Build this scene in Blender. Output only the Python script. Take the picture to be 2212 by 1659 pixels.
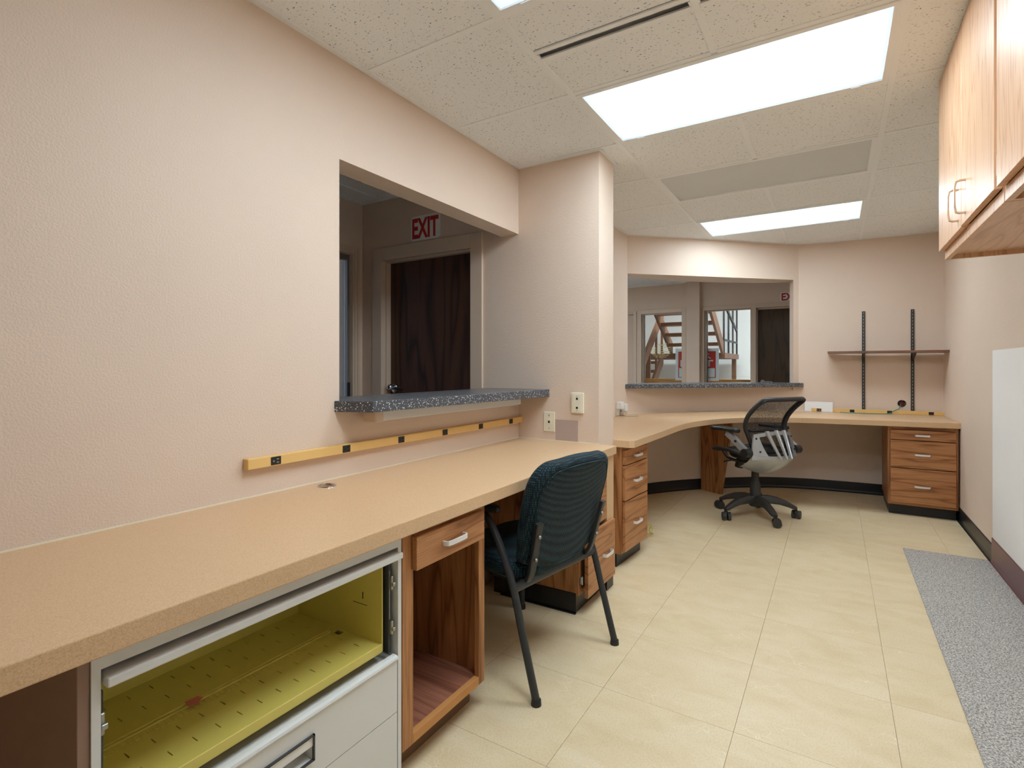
import bpy, bmesh, math, random
from mathutils import Vector, Matrix
random.seed(7)
R = math.radians
scene = bpy.context.scene
COL = scene.collection
for o in list(bpy.data.objects):
    bpy.data.objects.remove(o)

# ------------------------------------------------------------------ camera, world, exposure
H = 1.235                      # eye height
CEIL = 2.485                   # ceiling height
cam_d = bpy.data.cameras.new('camera')
cam = bpy.data.objects.new('camera', cam_d)
COL.objects.link(cam)
cam.location = (0, 0, H)
cam.rotation_euler = (R(90), 0, R(31.63))
cam_d.sensor_width = 36
cam_d.lens = 1133.2 / 2212 * 36
cam_d.shift_y = -36.5 / 2212
cam_d.clip_start = 0.02
scene.camera = cam

world = bpy.data.worlds.new('world')
scene.world = world
world.use_nodes = True
bg = world.node_tree.nodes['Background']
bg.inputs[0].default_value = (0.72, 0.80, 0.92, 1)
bg.inputs[1].default_value = 0.9

vs = scene.view_settings
vs.view_transform = 'Standard'
vs.look = 'None'
vs.gamma = 1
vs.use_curve_mapping = False
vs.exposure = 0.80
LAMP = 14.8                    # radiance of the fluorescent tubes behind the lenses


# ------------------------------------------------------------------ materials
def lin(c):
    c = c / 255.0
    return c / 12.92 if c <= 0.04045 else ((c + 0.055) / 1.055) ** 2.4


def rgb(r, g, b):
    return (lin(r), lin(g), lin(b), 1)


class NT:
    """small helper round a node tree"""
    def __init__(self, name):
        self.m = bpy.data.materials.new(name)
        self.m.use_nodes = True
        self.t = self.m.node_tree
        self.n = self.t.nodes
        self.b = self.n['Principled BSDF']
        self.out = self.n['Material Output']

    def add(self, kind, **kw):
        nd = self.n.new(kind)
        for k, v in kw.items():
            if k.startswith('i_'):
                key = k[2:]
                key = int(key) if key.isdigit() else key.replace('_', ' ')
                nd.inputs[key].default_value = v
            else:
                setattr(nd, k, v)
        return nd

    def link(self, a, b):
        self.t.links.new(a, b)

    def coord(self, scale=(1, 1, 1), rot=(0, 0, 0), loc=(0, 0, 0), kind='Object'):
        tc = self.add('ShaderNodeTexCoord')
        mp = self.add('ShaderNodeMapping')
        mp.inputs['Scale'].default_value = scale
        mp.inputs['Rotation'].default_value = rot
        mp.inputs['Location'].default_value = loc
        self.link(tc.outputs[kind], mp.inputs['Vector'])
        return mp.outputs[0]

    def noise(self, vec, scale, detail=3, rough=.5, dist=0):
        nd = self.add('ShaderNodeTexNoise')
        nd.inputs['Scale'].default_value = scale
        nd.inputs['Detail'].default_value = detail
        nd.inputs['Roughness'].default_value = rough
        nd.inputs['Distortion'].default_value = dist
        self.link(vec, nd.inputs['Vector'])
        return nd.outputs[0]

    def ramp(self, fac, stops, interp='LINEAR'):
        nd = self.add('ShaderNodeValToRGB')
        nd.color_ramp.interpolation = interp
        els = nd.color_ramp.elements
        while len(els) < len(stops):
            els.new(0.5)
        for e, (p, c) in zip(els, stops):
            e.position = p
            e.color = c if len(c) == 4 else (*c, 1)
        self.link(fac, nd.inputs[0])
        return nd.outputs[0]

    def mix(self, fac, a, b, mode='MIX'):
        nd = self.add('ShaderNodeMix', data_type='RGBA', blend_type=mode)
        for s, v in ((nd.inputs[0], fac), (nd.inputs[6], a), (nd.inputs[7], b)):
            if hasattr(v, 'links'):
                self.link(v, s)
            else:
                s.default_value = v
        return nd.outputs[2]

    def math(self, op, a, b=0.0, c=0.0):
        nd = self.add('ShaderNodeMath', operation=op)
        for s, v in zip(nd.inputs, (a, b, c)):
            if hasattr(v, 'links'):
                self.link(v, s)
            else:
                s.default_value = v
        return nd.outputs[0]

    def bump(self, h, strength=.2, dist=.002):
        nd = self.add('ShaderNodeBump')
        nd.inputs['Strength'].default_value = strength
        nd.inputs['Distance'].default_value = dist
        self.link(h, nd.inputs['Height'])
        self.link(nd.outputs[0], self.b.inputs['Normal'])

    def col(self, v):
        if hasattr(v, 'links'):
            self.link(v, self.b.inputs['Base Color'])
        else:
            self.b.inputs['Base Color'].default_value = v

    def set(self, rough=.5, metal=0, spec=.5):
        self.b.inputs['Roughness'].default_value = rough
        self.b.inputs['Metallic'].default_value = metal
        self.b.inputs['Specular IOR Level'].default_value = spec
        return self.m


def plain(name, c, rough=.5, metal=0, spec=.5, var=.06, scale=25):
    t = NT(name)
    v = t.coord()
    n = t.noise(v, scale, 3)
    a = tuple(x * (1 - var) for x in c[:3]) + (1,)
    b = tuple(min(1, x * (1 + var)) for x in c[:3]) + (1,)
    t.col(t.mix(n, a, b))
    return t.set(rough, metal, spec)


def paint(name, c, bump=.6, rough=.55, spec=.35):
    """orange-peel wall paint"""
    t = NT(name)
    v = t.coord()
    n = t.noise(v, 3, 3)
    a = tuple(x * .97 for x in c[:3]) + (1,)
    b = tuple(min(1, x * 1.03) for x in c[:3]) + (1,)
    t.col(t.mix(n, a, b))
    t.bump(t.noise(v, 170, 2, .5), bump, .0022)
    return t.set(rough, 0, spec)


def wood(name, light, mid, dark, axis='Y', rough=.42, freq=1.0, pore=.5):
    """plain-sawn oak: contour lines of a stretched noise make the cathedrals"""
    t = NT(name)
    along, across = .55 * freq, 5.5 * freq
    sc = [across] * 3
    sc['XYZ'.index(axis)] = along
    v = t.coord(tuple(sc))
    n = t.noise(v, 1.6, 2, .45, .35)
    ring = t.math('PINGPONG', t.math('MULTIPLY', n, 13.0), 1.0)
    base = t.ramp(ring, [(0, dark), (.22, mid), (.6, light), (1, light)])
    sc2 = [260.0] * 3
    sc2['XYZ'.index(axis)] = 7.0
    v2 = t.coord(tuple(sc2))
    p = t.noise(v2, 1.0, 2, .6)
    pf = t.ramp(p, [(.38, (1, 1, 1)), (.62, (0, 0, 0))])
    c = t.mix(t.math('MULTIPLY', pf, pore), base, dark)
    big = t.noise(t.coord((1.5, 1.5, 1.5)), 2.0, 2)
    c = t.mix(t.math('MULTIPLY', big, .35), c, mid)
    t.col(c)
    t.bump(p, .08, .001)
    return t.set(rough, 0, .4)


def metal(name, c, rough=.35, m=1.0):
    return plain(name, c, rough, m, .5, .05, 60)


M = {}
WALL = rgb(226, 204, 185)
M['wall'] = paint('wall_paint_tan', WALL)
M['wall_white'] = paint('wall_primer_white', rgb(246, 242, 238), .2)
M['patch'] = paint('wall_patch_grey', rgb(186, 166, 156), .15)
M['frame_paint'] = paint('frame_paint_tan', rgb(214, 192, 170), .12, .4, .5)
M['hall_wall'] = paint('hall_wall_white', rgb(232, 226, 218), .2)
M['frame_lobby'] = paint('frame_paint_lobby', rgb(214, 192, 170), .12, .4, .5)
M['white_trim'] = plain('white_trim_paint', rgb(222, 220, 216), .4, var=.02)
M['white_plastic'] = plain('white_plastic', rgb(238, 236, 232), .35, var=.02)
M['cream_plastic'] = plain('cream_plastic', rgb(236, 228, 204), .35, var=.02)
M['black_plastic'] = plain('black_plastic', rgb(26, 26, 27), .45, var=.15)
M['dark_plastic'] = plain('dark_grey_plastic', rgb(52, 50, 48), .5, var=.12)
M['black'] = plain('black_void', rgb(12, 12, 12), .8, var=.1)
M['base_black'] = plain('vinyl_base_black', rgb(24, 24, 28), .35, var=.25, scale=9)
M['base_purple'] = plain('vinyl_base_purple', rgb(112, 72, 74), .35, var=.18, scale=9)
M['chrome'] = metal('chrome', rgb(200, 202, 206), .15)
M['steel'] = metal('zinc_steel', rgb(170, 170, 165), .4)
M['pull'] = plain('pull_satin_white', rgb(232, 230, 228), .28, .25, var=.02)
M['pull_wood'] = plain('pull_satin_bronze', rgb(222, 196, 166), .28, .35, var=.03)
M['chair_metal'] = plain('powder_coat_black', rgb(52, 53, 54), .42, .3, var=.1, scale=90)
M['silver'] = plain('silver_plastic', rgb(178, 180, 182), .32, .55, var=.04)
M['door_frame'] = M['frame_paint']
M['file_grey'] = plain('file_cabinet_grey', rgb(222, 221, 217), .42, var=.015)
M['file_dark'] = plain('file_cabinet_charcoal', rgb(58, 60, 62), .5, var=.05)
M['yellow'] = plain('file_yellow_enamel', rgb(222, 204, 104), .4, var=.03, scale=6)
M['yellow_dark'] = plain('file_slot_dark', rgb(40, 36, 20), .7)
M['red'] = plain('sign_red', rgb(186, 26, 34), .45, var=.03)
M['sign_red'] = plain('rent_sign_red', rgb(214, 44, 20), .45, var=.03)
M['sign_white'] = plain('sign_white', rgb(240, 238, 232), .45, var=.02)
M['gold'] = plain('gold_lettering', rgb(238, 222, 150), .4, var=.03)
M['pink'] = plain('pink_paper', rgb(214, 120, 108), .6)
M['paper'] = plain('paper_white', rgb(244, 244, 244), .7, var=.01)
M['cable_green'] = plain('cable_teal', rgb(52, 142, 128), .45)
M['cable_yellow'] = plain('cable_yellow', rgb(206, 190, 70), .45)
M['cable_grey'] = plain('cable_grey', rgb(176, 166, 150), .5)
M['copper'] = plain('old_cable_bundle', rgb(120, 62, 50), .5, var=.3)
M['strip'] = plain('strip_tan_enamel', rgb(234, 192, 120), .38, var=.03)
M['strip_pale'] = plain('strip_pale_enamel', rgb(234, 192, 120), .38, var=.03)
M['door_tan'] = plain('door_tan', rgb(212, 190, 170), .5, var=.03)
M['stair'] = plain('stair_brown_paint', rgb(118, 76, 48), .5, var=.12, scale=4)
M['rail'] = plain('rail_black_paint', rgb(38, 38, 42), .45)

M['oak'] = wood('oak_horizontal', rgb(196, 140, 92), rgb(176, 118, 72), rgb(122, 74, 42), 'Y')
M['oak_x'] = wood('oak_horizontal_x', rgb(176, 112, 68), rgb(152, 92, 52), rgb(100, 56, 30), 'X')
M['oak_v'] = wood('oak_vertical', rgb(192, 136, 86), rgb(166, 110, 64), rgb(116, 70, 38), 'Z')
M['oak_sill'] = wood('oak_sill_orange', rgb(216, 150, 70), rgb(196, 126, 50), rgb(150, 86, 30), 'X')
M['panel_brown'] = plain('plain_brown', rgb(150, 120, 102), .6, var=.06)
M['ply'] = plain('plywood_raw', rgb(196, 136, 76), .6, var=.1, scale=14)
M['shelf_red'] = wood('shelf_reddish_oak', rgb(170, 112, 88), rgb(150, 94, 72), rgb(118, 70, 52), 'X')
M['hardboard'] = plain('hardboard_brown', rgb(116, 84, 58), .7, var=.1)
M['door_walnut'] = wood('door_walnut', rgb(92, 58, 40), rgb(72, 44, 30), rgb(44, 26, 19), 'Z', .3, .55, .35)
M['door_brown'] = wood('door_brown', rgb(78, 60, 40), rgb(66, 50, 33), rgb(46, 33, 21), 'Z', .3, .8, .35)
M['maple'] = wood('maple_cabinet', rgb(226, 184, 148), rgb(218, 172, 134), rgb(190, 140, 102), 'Z', .38, 1.8, .35)
M['maple_under'] = wood('maple_under', rgb(226, 184, 148), rgb(218, 172, 134), rgb(190, 140, 102), 'Y', .38)
M['shelf_wood'] = wood('shelf_walnut', rgb(136, 100, 80), rgb(118, 84, 66), rgb(92, 62, 48), 'X', .45)


def mat_laminate():
    t = NT('counter_laminate_tan')
    v = t.coord()
    n = t.noise(v, 400, 2, .6)
    c = t.ramp(n, [(.3, rgb(200, 159, 118)), (.5, rgb(216, 180, 140)), (.7, rgb(226, 192, 154))])
    n2 = t.noise(t.coord((1, 1, 1)), 2.2, 4)
    c = t.mix(t.math('MULTIPLY', n2, .25), c, rgb(214, 174, 130))
    t.col(c)
    return t.set(.36, 0, .45)


def mat_granite():
    t = NT('granite_laminate')
    v = t.coord()
    vo = t.add('ShaderNodeTexVoronoi', feature='F1')
    vo.inputs['Scale'].default_value = 125
    t.link(v, vo.inputs['Vector'])
    dots = t.ramp(vo.outputs['Distance'], [(.24, (1, 1, 1)), (.38, (0, 0, 0))])
    msk = t.ramp(t.noise(v, 90, 2), [(.44, (0, 0, 0)), (.52, (1, 1, 1))])
    n = t.noise(v, 240, 3, .6)
    base = t.ramp(n, [(.32, rgb(46, 48, 54)), (.68, rgb(92, 95, 102))])
    c = t.mix(t.math('MULTIPLY', dots, msk), base, rgb(226, 222, 216))
    t.col(c)
    return t.set(.3, 0, .5)


def mat_floor():
    t = NT('floor_vinyl_beige')
    v = t.coord()
    oi = t.add('ShaderNodeObjectInfo')
    off = t.add('ShaderNodeVectorMath', operation='ADD')
    sc = t.add('ShaderNodeVectorMath', operation='SCALE')
    comb = t.add('ShaderNodeCombineXYZ')
    t.link(oi.outputs['Random'], comb.inputs[0])
    t.link(oi.outputs['Random'], comb.inputs[1])
    t.link(comb.outputs[0], sc.inputs[0])
    sc.inputs['Scale'].default_value = 37.0
    t.link(v, off.inputs[0])
    t.link(sc.outputs[0], off.inputs[1])
    ov = off.outputs[0]
    mp = t.add('ShaderNodeMapping')
    mp.inputs['Scale'].default_value = (1.0, 1.7, 1)
    mp.inputs['Rotation'].default_value = (0, 0, .35)
    t.link(ov, mp.inputs['Vector'])
    n = t.noise(mp.outputs[0], 4.5, 6, .6, .4)
    c = t.ramp(n, [(.3, rgb(223, 199, 157)), (.5, rgb(230, 208, 169)), (.72, rgb(235, 215, 180))])
    sp = t.noise(ov, 160, 3, .6)
    c = t.mix(t.math('MULTIPLY', t.ramp(sp, [(.4, (1, 1, 1)), (.5, (0, 0, 0))]), .16), c, rgb(170, 138, 90))
    # pale hair-line veins
    vo = t.add('ShaderNodeTexVoronoi', feature='DISTANCE_TO_EDGE')
    vo.inputs['Scale'].default_value = 13
    ds = t.add('ShaderNodeVectorMath', operation='ADD')
    nz = t.add('ShaderNodeTexNoise')
    nz.inputs['Scale'].default_value = 9
    nz.inputs['Detail'].default_value = 4
    t.link(ov, nz.inputs['Vector'])
    s2 = t.add('ShaderNodeVectorMath', operation='SCALE')
    s2.inputs['Scale'].default_value = .12
    t.link(nz.outputs['Color'], s2.inputs[0])
    t.link(mp.outputs[0], ds.inputs[0])
    t.link(s2.outputs[0], ds.inputs[1])
    t.link(ds.outputs[0], vo.inputs['Vector'])
    ln = t.ramp(vo.outputs['Distance'], [(.0, (1, 1, 1)), (.022, (0, 0, 0))])
    mk = t.ramp(t.noise(ov, 6, 2), [(.54, (0, 0, 0)), (.64, (1, 1, 1))])
    c = t.mix(t.math('MULTIPLY', t.math('MULTIPLY', ln, mk), .8), c, rgb(244, 230, 200))
    t.col(c)
    t.bump(sp, .06, .001)
    return t.set(.4, 0, .4)


def mat_ceiling_tile():
    t = NT('ceiling_tile_mineral')
    oi = t.add('ShaderNodeObjectInfo')
    v = t.coord()
    comb = t.add('ShaderNodeCombineXYZ')
    t.link(oi.outputs['Random'], comb.inputs[0])
    sc = t.add('ShaderNodeVectorMath', operation='SCALE')
    sc.inputs['Scale'].default_value = 23.0
    t.link(comb.outputs[0], sc.inputs[0])
    ad = t.add('ShaderNodeVectorMath', operation='ADD')
    t.link(v, ad.inputs[0])
    t.link(sc.outputs[0], ad.inputs[1])
    mp = t.add('ShaderNodeMapping')
    mp.inputs['Scale'].default_value = (1.0, 1.7, 1)
    t.link(ad.outputs[0], mp.inputs['Vector'])
    n = t.noise(mp.outputs[0], 95, 1.5, .5, .6)
    holes = t.ramp(n, [(.655, (0, 0, 0)), (.70, (1, 1, 1))])
    c = t.mix(holes, rgb(241, 242, 243), rgb(130, 131, 132))
    t.col(c)
    inv = t.math('SUBTRACT', 1.0, holes)
    t.bump(inv, .4, .004)
    return t.set(.9, 0, .1)


def mat_carpet():
    t = NT('carpet_grey_loop')
    v = t.coord()
    n = t.noise(v, 170, 3, .75)
    c = t.ramp(n, [(.36, rgb(112, 106, 100)), (.49, rgb(182, 174, 166)), (.62, rgb(230, 222, 212))])
    t.col(c)
    t.bump(n, .8, .006)
    return t.set(.95, 0, .05)


def mat_fabric(name, c0, c1, pitch):
    t = NT(name)
    v = t.coord((1 / pitch, 1 / pitch, 1 / pitch))
    vo = t.add('ShaderNodeTexVoronoi', feature='F1')
    vo.inputs['Scale'].default_value = 1
    vo.inputs['Randomness'].default_value = .15
    t.link(v, vo.inputs['Vector'])
    c = t.ramp(vo.outputs['Distance'], [(.15, c1), (.5, c0)])
    t.col(c)
    t.bump(t.math('SUBTRACT', 1.0, vo.outputs['Distance']), .9, .003)
    t.b.inputs['Sheen Weight'].default_value = .06
    return t.set(.75, 0, .25)


def mat_mesh(name, open_=.42, pitch=260):
    t = NT(name)
    t.col(rgb(24, 25, 30))
    t.set(.6, 0, .3)
    tr = t.add('ShaderNodeBsdfTransparent')
    ms = t.add('ShaderNodeMixShader')
    v = t.coord()
    n = t.noise(v, pitch, 1)
    f = t.ramp(n, [(.42, (open_ * .4,) * 3), (.58, (min(1, open_ * 1.6),) * 3)])
    t.link(f, ms.inputs[0])
    t.link(t.b.outputs[0], ms.inputs[1])
    t.link(tr.outputs[0], ms.inputs[2])
    t.link(ms.outputs[0], t.out.inputs[0])
    return t.m


def mat_glass(name, tint=(.93, .96, .97, 1), refl=1.0):
    t = NT(name)
    t.n.remove(t.b)
    tr = t.add('ShaderNodeBsdfTransparent')
    tr.inputs[0].default_value = tint
    gl = t.add('ShaderNodeBsdfGlossy')
    gl.inputs['Roughness'].default_value = .02
    fr = t.add('ShaderNodeFresnel')
    fr.inputs[0].default_value = 1.45
    ms = t.add('ShaderNodeMixShader')
    t.link(t.math('MULTIPLY', fr.outputs[0], refl), ms.inputs[0])
    t.link(tr.outputs[0], ms.inputs[1])
    t.link(gl.outputs[0], ms.inputs[2])
    t.link(ms.outputs[0], t.out.inputs[0])
    return t.m


def mat_lens(name, hw, hd, power=1.0):
    """prismatic lens lit from behind by tubes that run along X (object origin = lens centre)"""
    t = NT(name)
    t.n.remove(t.b)
    tc = t.add('ShaderNodeTexCoord')
    sx = t.add('ShaderNodeSeparateXYZ')
    t.link(tc.outputs['Object'], sx.inputs[0])
    x, y = sx.outputs[0], sx.outputs[1]
    # distance from nearest tube; three tubes
    g = None
    for c in (-.53, .0, .53):
        d = t.math('DIVIDE', t.math('SUBTRACT', y, c * hd), .19 * hd)
        e = t.math('POWER', 2.718, t.math('MULTIPLY', t.math('MULTIPLY', d, d), -1.0))
        g = e if g is None else t.math('ADD', g, e)
    ax = t.math('DIVIDE', t.math('ABSOLUTE', x), hw)
    end = t.add('ShaderNodeMapRange')
    end.inputs[1].default_value = .985
    end.inputs[2].default_value = .84
    end.inputs[3].default_value = .0
    end.inputs[4].default_value = 1.0
    t.link(ax, end.inputs[0])
    core = t.math('MULTIPLY', g, end.outputs[0])
    em = t.add('ShaderNodeEmission')
    col = t.mix(t.math('MINIMUM', core, 1.0), (.66, .84, 1.0, 1), (.80, .925, 1.0, 1))
    t.link(col, em.inputs[0])
    t.link(t.math('ADD', t.math('MULTIPLY', core, LAMP * power), .80), em.inputs[1])
    t.link(em.outputs[0], t.out.inputs[0])
    return t.m


M['laminate'] = mat_laminate()
M['granite'] = mat_granite()
M['floor'] = mat_floor()
M['ceil'] = mat_ceiling_tile()
M['tee'] = plain('ceiling_grid_white', rgb(242, 243, 244), .5, var=.01)
M['panel_grey'] = plain('ceiling_panel_grey', rgb(218, 219, 220), .6, var=.02)
M['seam'] = plain('floor_seam_brown', rgb(156, 130, 92), .8)
M['carpet'] = mat_carpet()
M['teal'] = mat_fabric('chair_fabric_teal', rgb(10, 26, 32), rgb(46, 82, 92), .0085)
M['teal_fine'] = mat_fabric('chair_fabric_teal_back', rgb(10, 26, 32), rgb(46, 82, 92), .007)
M['mesh'] = mat_mesh('chair_mesh_black', .30)
M['glass'] = mat_glass('window_glass')
M['glass_grey'] = mat_glass('window_glass_grey', (.55, .58, .62, 1))


# ------------------------------------------------------------------ mesh helpers
class MB:
    def __init__(self):
        self.bm = bmesh.new()

    def box(self, x0, x1, y0, y1, z0, z1, bev=0.0, seg=1):
        b = bmesh.new()
        r = bmesh.ops.create_cube(b, size=1)
        for v in r['verts']:
            v.co = Vector(((x0 + x1) / 2 + v.co.x * (x1 - x0), (y0 + y1) / 2 + v.co.y * (y1 - y0),
                           (z0 + z1) / 2 + v.co.z * (z1 - z0)))
        if bev:
            bmesh.ops.bevel(b, geom=list(b.edges), offset=bev, segments=seg, affect='EDGES', profile=.5)
        return self.merge(b)

    def merge(self, b, mtx=None):
        me = bpy.data.meshes.new('tmp')
        b.to_mesh(me)
        b.free()
        if mtx is not None:
            me.transform(mtx)
        self.bm.from_mesh(me)
        bpy.data.meshes.remove(me)
        return self

    def prism(self, poly, z0, z1, bev=0.0):
        b = bmesh.new()
        lo = [b.verts.new((x, y, z0)) for x, y in poly]
        hi = [b.verts.new((x, y, z1)) for x, y in poly]
        n = len(poly)
        b.faces.new(lo[::-1])
        b.faces.new(hi)
        for i in range(n):
            b.faces.new((lo[i], lo[(i + 1) % n], hi[(i + 1) % n], hi[i]))
        bmesh.ops.recalc_face_normals(b, faces=list(b.faces))
        if bev:
            es = [e for e in b.edges if abs(e.verts[0].co.z - e.verts[1].co.z) < 1e-6]
            bmesh.ops.bevel(b, geom=es, offset=bev, segments=2, affect='EDGES', profile=.5)
        return self.merge(b)

    def poly_axis(self, poly, axis, a0, a1):
        """prism of a 2D polygon extruded along axis ('X': poly is (y,z); 'Y': poly is (x,z))"""
        b = bmesh.new()
        def P(p, a):
            return (a, p[0], p[1]) if axis == 'X' else (p[0], a, p[1])
        lo = [b.verts.new(P(p, a0)) for p in poly]
        hi = [b.verts.new(P(p, a1)) for p in poly]
        n = len(poly)
        b.faces.new(lo[::-1])
        b.faces.new(hi)
        for i in range(n):
            b.faces.new((lo[i], lo[(i + 1) % n], hi[(i + 1) % n], hi[i]))
        bmesh.ops.recalc_face_normals(b, faces=list(b.faces))
        return self.merge(b)

    def sweep(self, pts, sec, up=None, closed=False, smooth_up=None):
        """sweep a 2D section (list of (a,b)) along pts; a goes along side, b along up"""
        pts = [Vector(p) for p in pts]
        n = len(pts)
        b = bmesh.new()
        rings = []
        prev = Vector(up) if up is not None else None
        for i, p in enumerate(pts):
            if closed:
                d = (pts[(i + 1) % n] - pts[i - 1]).normalized()
            else:
                d = (pts[min(i + 1, n - 1)] - pts[max(i - 1, 0)]).normalized()
            if prev is None:
                prev = Vector((0, 0, 1)) if abs(d.z) < .9 else Vector((1, 0, 0))
            u = prev - d * prev.dot(d)
            if u.length < 1e-5:
                u = d.orthogonal()
            u.normalize()
            if up is None:
                prev = u
            s = d.cross(u)
            rings.append([b.verts.new(p + s * a + u * c) for a, c in sec])
        m = len(sec)
        rng = range(n) if closed else range(n - 1)
        for i in rng:
            r0, r1 = rings[i], rings[(i + 1) % n]
            for j in range(m):
                b.faces.new((r0[j], r0[(j + 1) % m], r1[(j + 1) % m], r1[j]))
        if not closed:
            b.faces.new(rings[0][::-1])
            b.faces.new(rings[-1])
        bmesh.ops.recalc_face_normals(b, faces=list(b.faces))
        return self.merge(b)

    def tube(self, pts, r, n=10, r2=None, closed=False, up=None):
        r2 = r if r2 is None else r2
        sec = [(r * math.cos(2 * math.pi * i / n), r2 * math.sin(2 * math.pi * i / n)) for i in range(n)]
        return self.sweep(pts, sec, up, closed)

    def bar(self, pts, w, t, up):
        return self.sweep(pts, [(-w / 2, -t / 2), (w / 2, -t / 2), (w / 2, t / 2), (-w / 2, t / 2)], up)

    def cyl(self, p0, p1, r, r1=None, n=16):
        p0, p1 = Vector(p0), Vector(p1)
        d = p1 - p0
        b = bmesh.new()
        bmesh.ops.create_cone(b, cap_ends=True, segments=n, radius1=r, radius2=r if r1 is None else r1, depth=d.length)
        q = Vector((0, 0, 1)).rotation_difference(d.normalized())
        return self.merge(b, Matrix.Translation((p0 + p1) / 2) @ q.to_matrix().to_4x4())

    def sphere(self, c, r, sx=1, sy=1, sz=1, n=12):
        b = bmesh.new()
        bmesh.ops.create_uvsphere(b, u_segments=n, v_segments=max(6, n // 2), radius=r)
        return self.merge(b, Matrix.Translation(c) @ Matrix.Diagonal((sx, sy, sz, 1)))

    def lathe(self, prof, c=(0, 0, 0), n=20):
        b = bmesh.new()
        rings = [[b.verts.new((c[0] + r * math.cos(2 * math.pi * i / n), c[1] + r * math.sin(2 * math.pi * i / n), c[2] + z))
                  for i in range(n)] for r, z in prof]
        for k in range(len(prof) - 1):
            for i in range(n):
                b.faces.new((rings[k][i], rings[k][(i + 1) % n], rings[k + 1][(i + 1) % n], rings[k + 1][i]))
        b.faces.new(rings[0][::-1])
        b.faces.new(rings[-1])
        return self.merge(b)

    def cushion(self, outline, t, r, fn, seg=4):
        """soft slab: outline in (u,v), thickness t, edge radius r, fn maps (u,v,w) to 3D; w in 0..t"""
        n = len(outline)
        cu = sum(p[0] for p in outline) / n
        cv = sum(p[1] for p in outline) / n
        nor = []
        for i in range(n):
            a, c = outline[i - 1], outline[(i + 1) % n]
            d = Vector((c[0] - a[0], c[1] - a[1])).normalized()
            nor.append((d.y, -d.x))
        layers = []
        def ring(ins, w, k=1.0):
            layers.append([(cu + (p[0] - q[0] * ins - cu) * k, cv + (p[1] - q[1] * ins - cv) * k, w)
                           for p, q in zip(outline, nor)])
        for k in (.3, .62, .85):
            ring(r, 0, k)
        for i in range(seg + 1):
            a = math.pi / 2 * i / seg
            ring(r * (1 - math.sin(a)), r * (1 - math.cos(a)))
        for i in range(seg + 1):
            a = math.pi / 2 * i / seg
            ring(r * (1 - math.cos(a)), t - r + r * math.sin(a))
        for k in (.85, .62, .3):
            ring(r, t, k)
        b = bmesh.new()
        vs_ = [[b.verts.new(fn(*p)) for p in L] for L in layers]
        for k in range(len(vs_) - 1):
            for i in range(n):
                b.faces.new((vs_[k][i], vs_[k][(i + 1) % n], vs_[k + 1][(i + 1) % n], vs_[k + 1][i]))
        b.faces.new(vs_[0][::-1])
        b.faces.new(vs_[-1])
        bmesh.ops.recalc_face_normals(b, faces=list(b.faces))
        return self.merge(b)


def smooth(me, ang=35):
    for p in me.polygons:
        p.use_smooth = True
    try:
        me.set_sharp_from_angle(angle=R(ang))
    except Exception:
        pass


def obj(name, mb, mat, parent=None, sm=False):
    """one mesh object; geometry was given in the parent's frame when the parent is a rotated empty, else in world space"""
    me = bpy.data.meshes.new(name)
    mb.bm.to_mesh(me)
    mb.bm.free()
    o = bpy.data.objects.new(name, me)
    COL.objects.link(o)
    me.materials.append(M[mat] if isinstance(mat, str) else mat)
    if sm:
        smooth(me)
    if parent is not None:
        o.parent = parent
        if parent.get('_off') is not None:
            off = Vector(parent['_off'])
            me.transform(Matrix.Translation(-off))
    return o


def own(o, off=None):
    """let a part carry sub-parts that are given in the same space as the part"""
    return o


def sub(name, mb, mat, part, sm=False):
    o = obj(name, mb, mat, None, sm)
    top = part.parent
    if top is not None and top.get('_off') is not None:
        o.data.transform(Matrix.Translation(-Vector(top['_off'])))
    o.parent = part
    return o


def tag(o, label, cat, group=None):
    o['label'] = label
    o['category'] = cat
    if group:
        o['group'] = group
    return o


def thing(name, label, cat, loc, group=None, rotz=None):
    """an Empty at the base of the thing; rotz None means its parts are given in world space"""
    o = bpy.data.objects.new(name, None)
    COL.objects.link(o)
    o.empty_display_size = .1
    o.location = loc
    if rotz is None:
        o['_off'] = list(loc)
    else:
        o.rotation_euler = (0, 0, rotz)
    return tag(o, label, cat, group)


def single(name, mb, mat, label, cat, group=None, sm=False):
    o = obj(name, mb, mat, None, sm)
    me = o.data
    xs = [v.co for v in me.vertices]
    c = Vector(((min(v.x for v in xs) + max(v.x for v in xs)) / 2, (min(v.y for v in xs) + max(v.y for v in xs)) / 2,
                min(v.z for v in xs)))
    me.transform(Matrix.Translation(-c))
    o.location = c
    return tag(o, label, cat, group)


def struct(name, mb, mat, sm=False):
    o = obj(name, mb, mat, None, sm)
    o['kind'] = 'structure'
    return o


def carve(o, cutter):
    """subtract the closed mesh 'cutter' (same space as o's mesh) from object o"""
    c = obj('cutter', cutter, 'file_grey')
    tmp = bpy.data.objects.new('carve_tmp', o.data)
    COL.objects.link(tmp)
    m = tmp.modifiers.new('b', 'BOOLEAN')
    m.operation = 'DIFFERENCE'
    m.solver = 'EXACT'
    m.object = c
    dg = bpy.context.evaluated_depsgraph_get()
    me = bpy.data.meshes.new_from_object(tmp.evaluated_get(dg))
    bpy.data.objects.remove(tmp)
    bpy.data.objects.remove(c)
    me.materials.clear()
    me.materials.append(o.data.materials[0])
    for p in me.polygons:
        p.material_index = 0
    o.data = me
    return o


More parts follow.
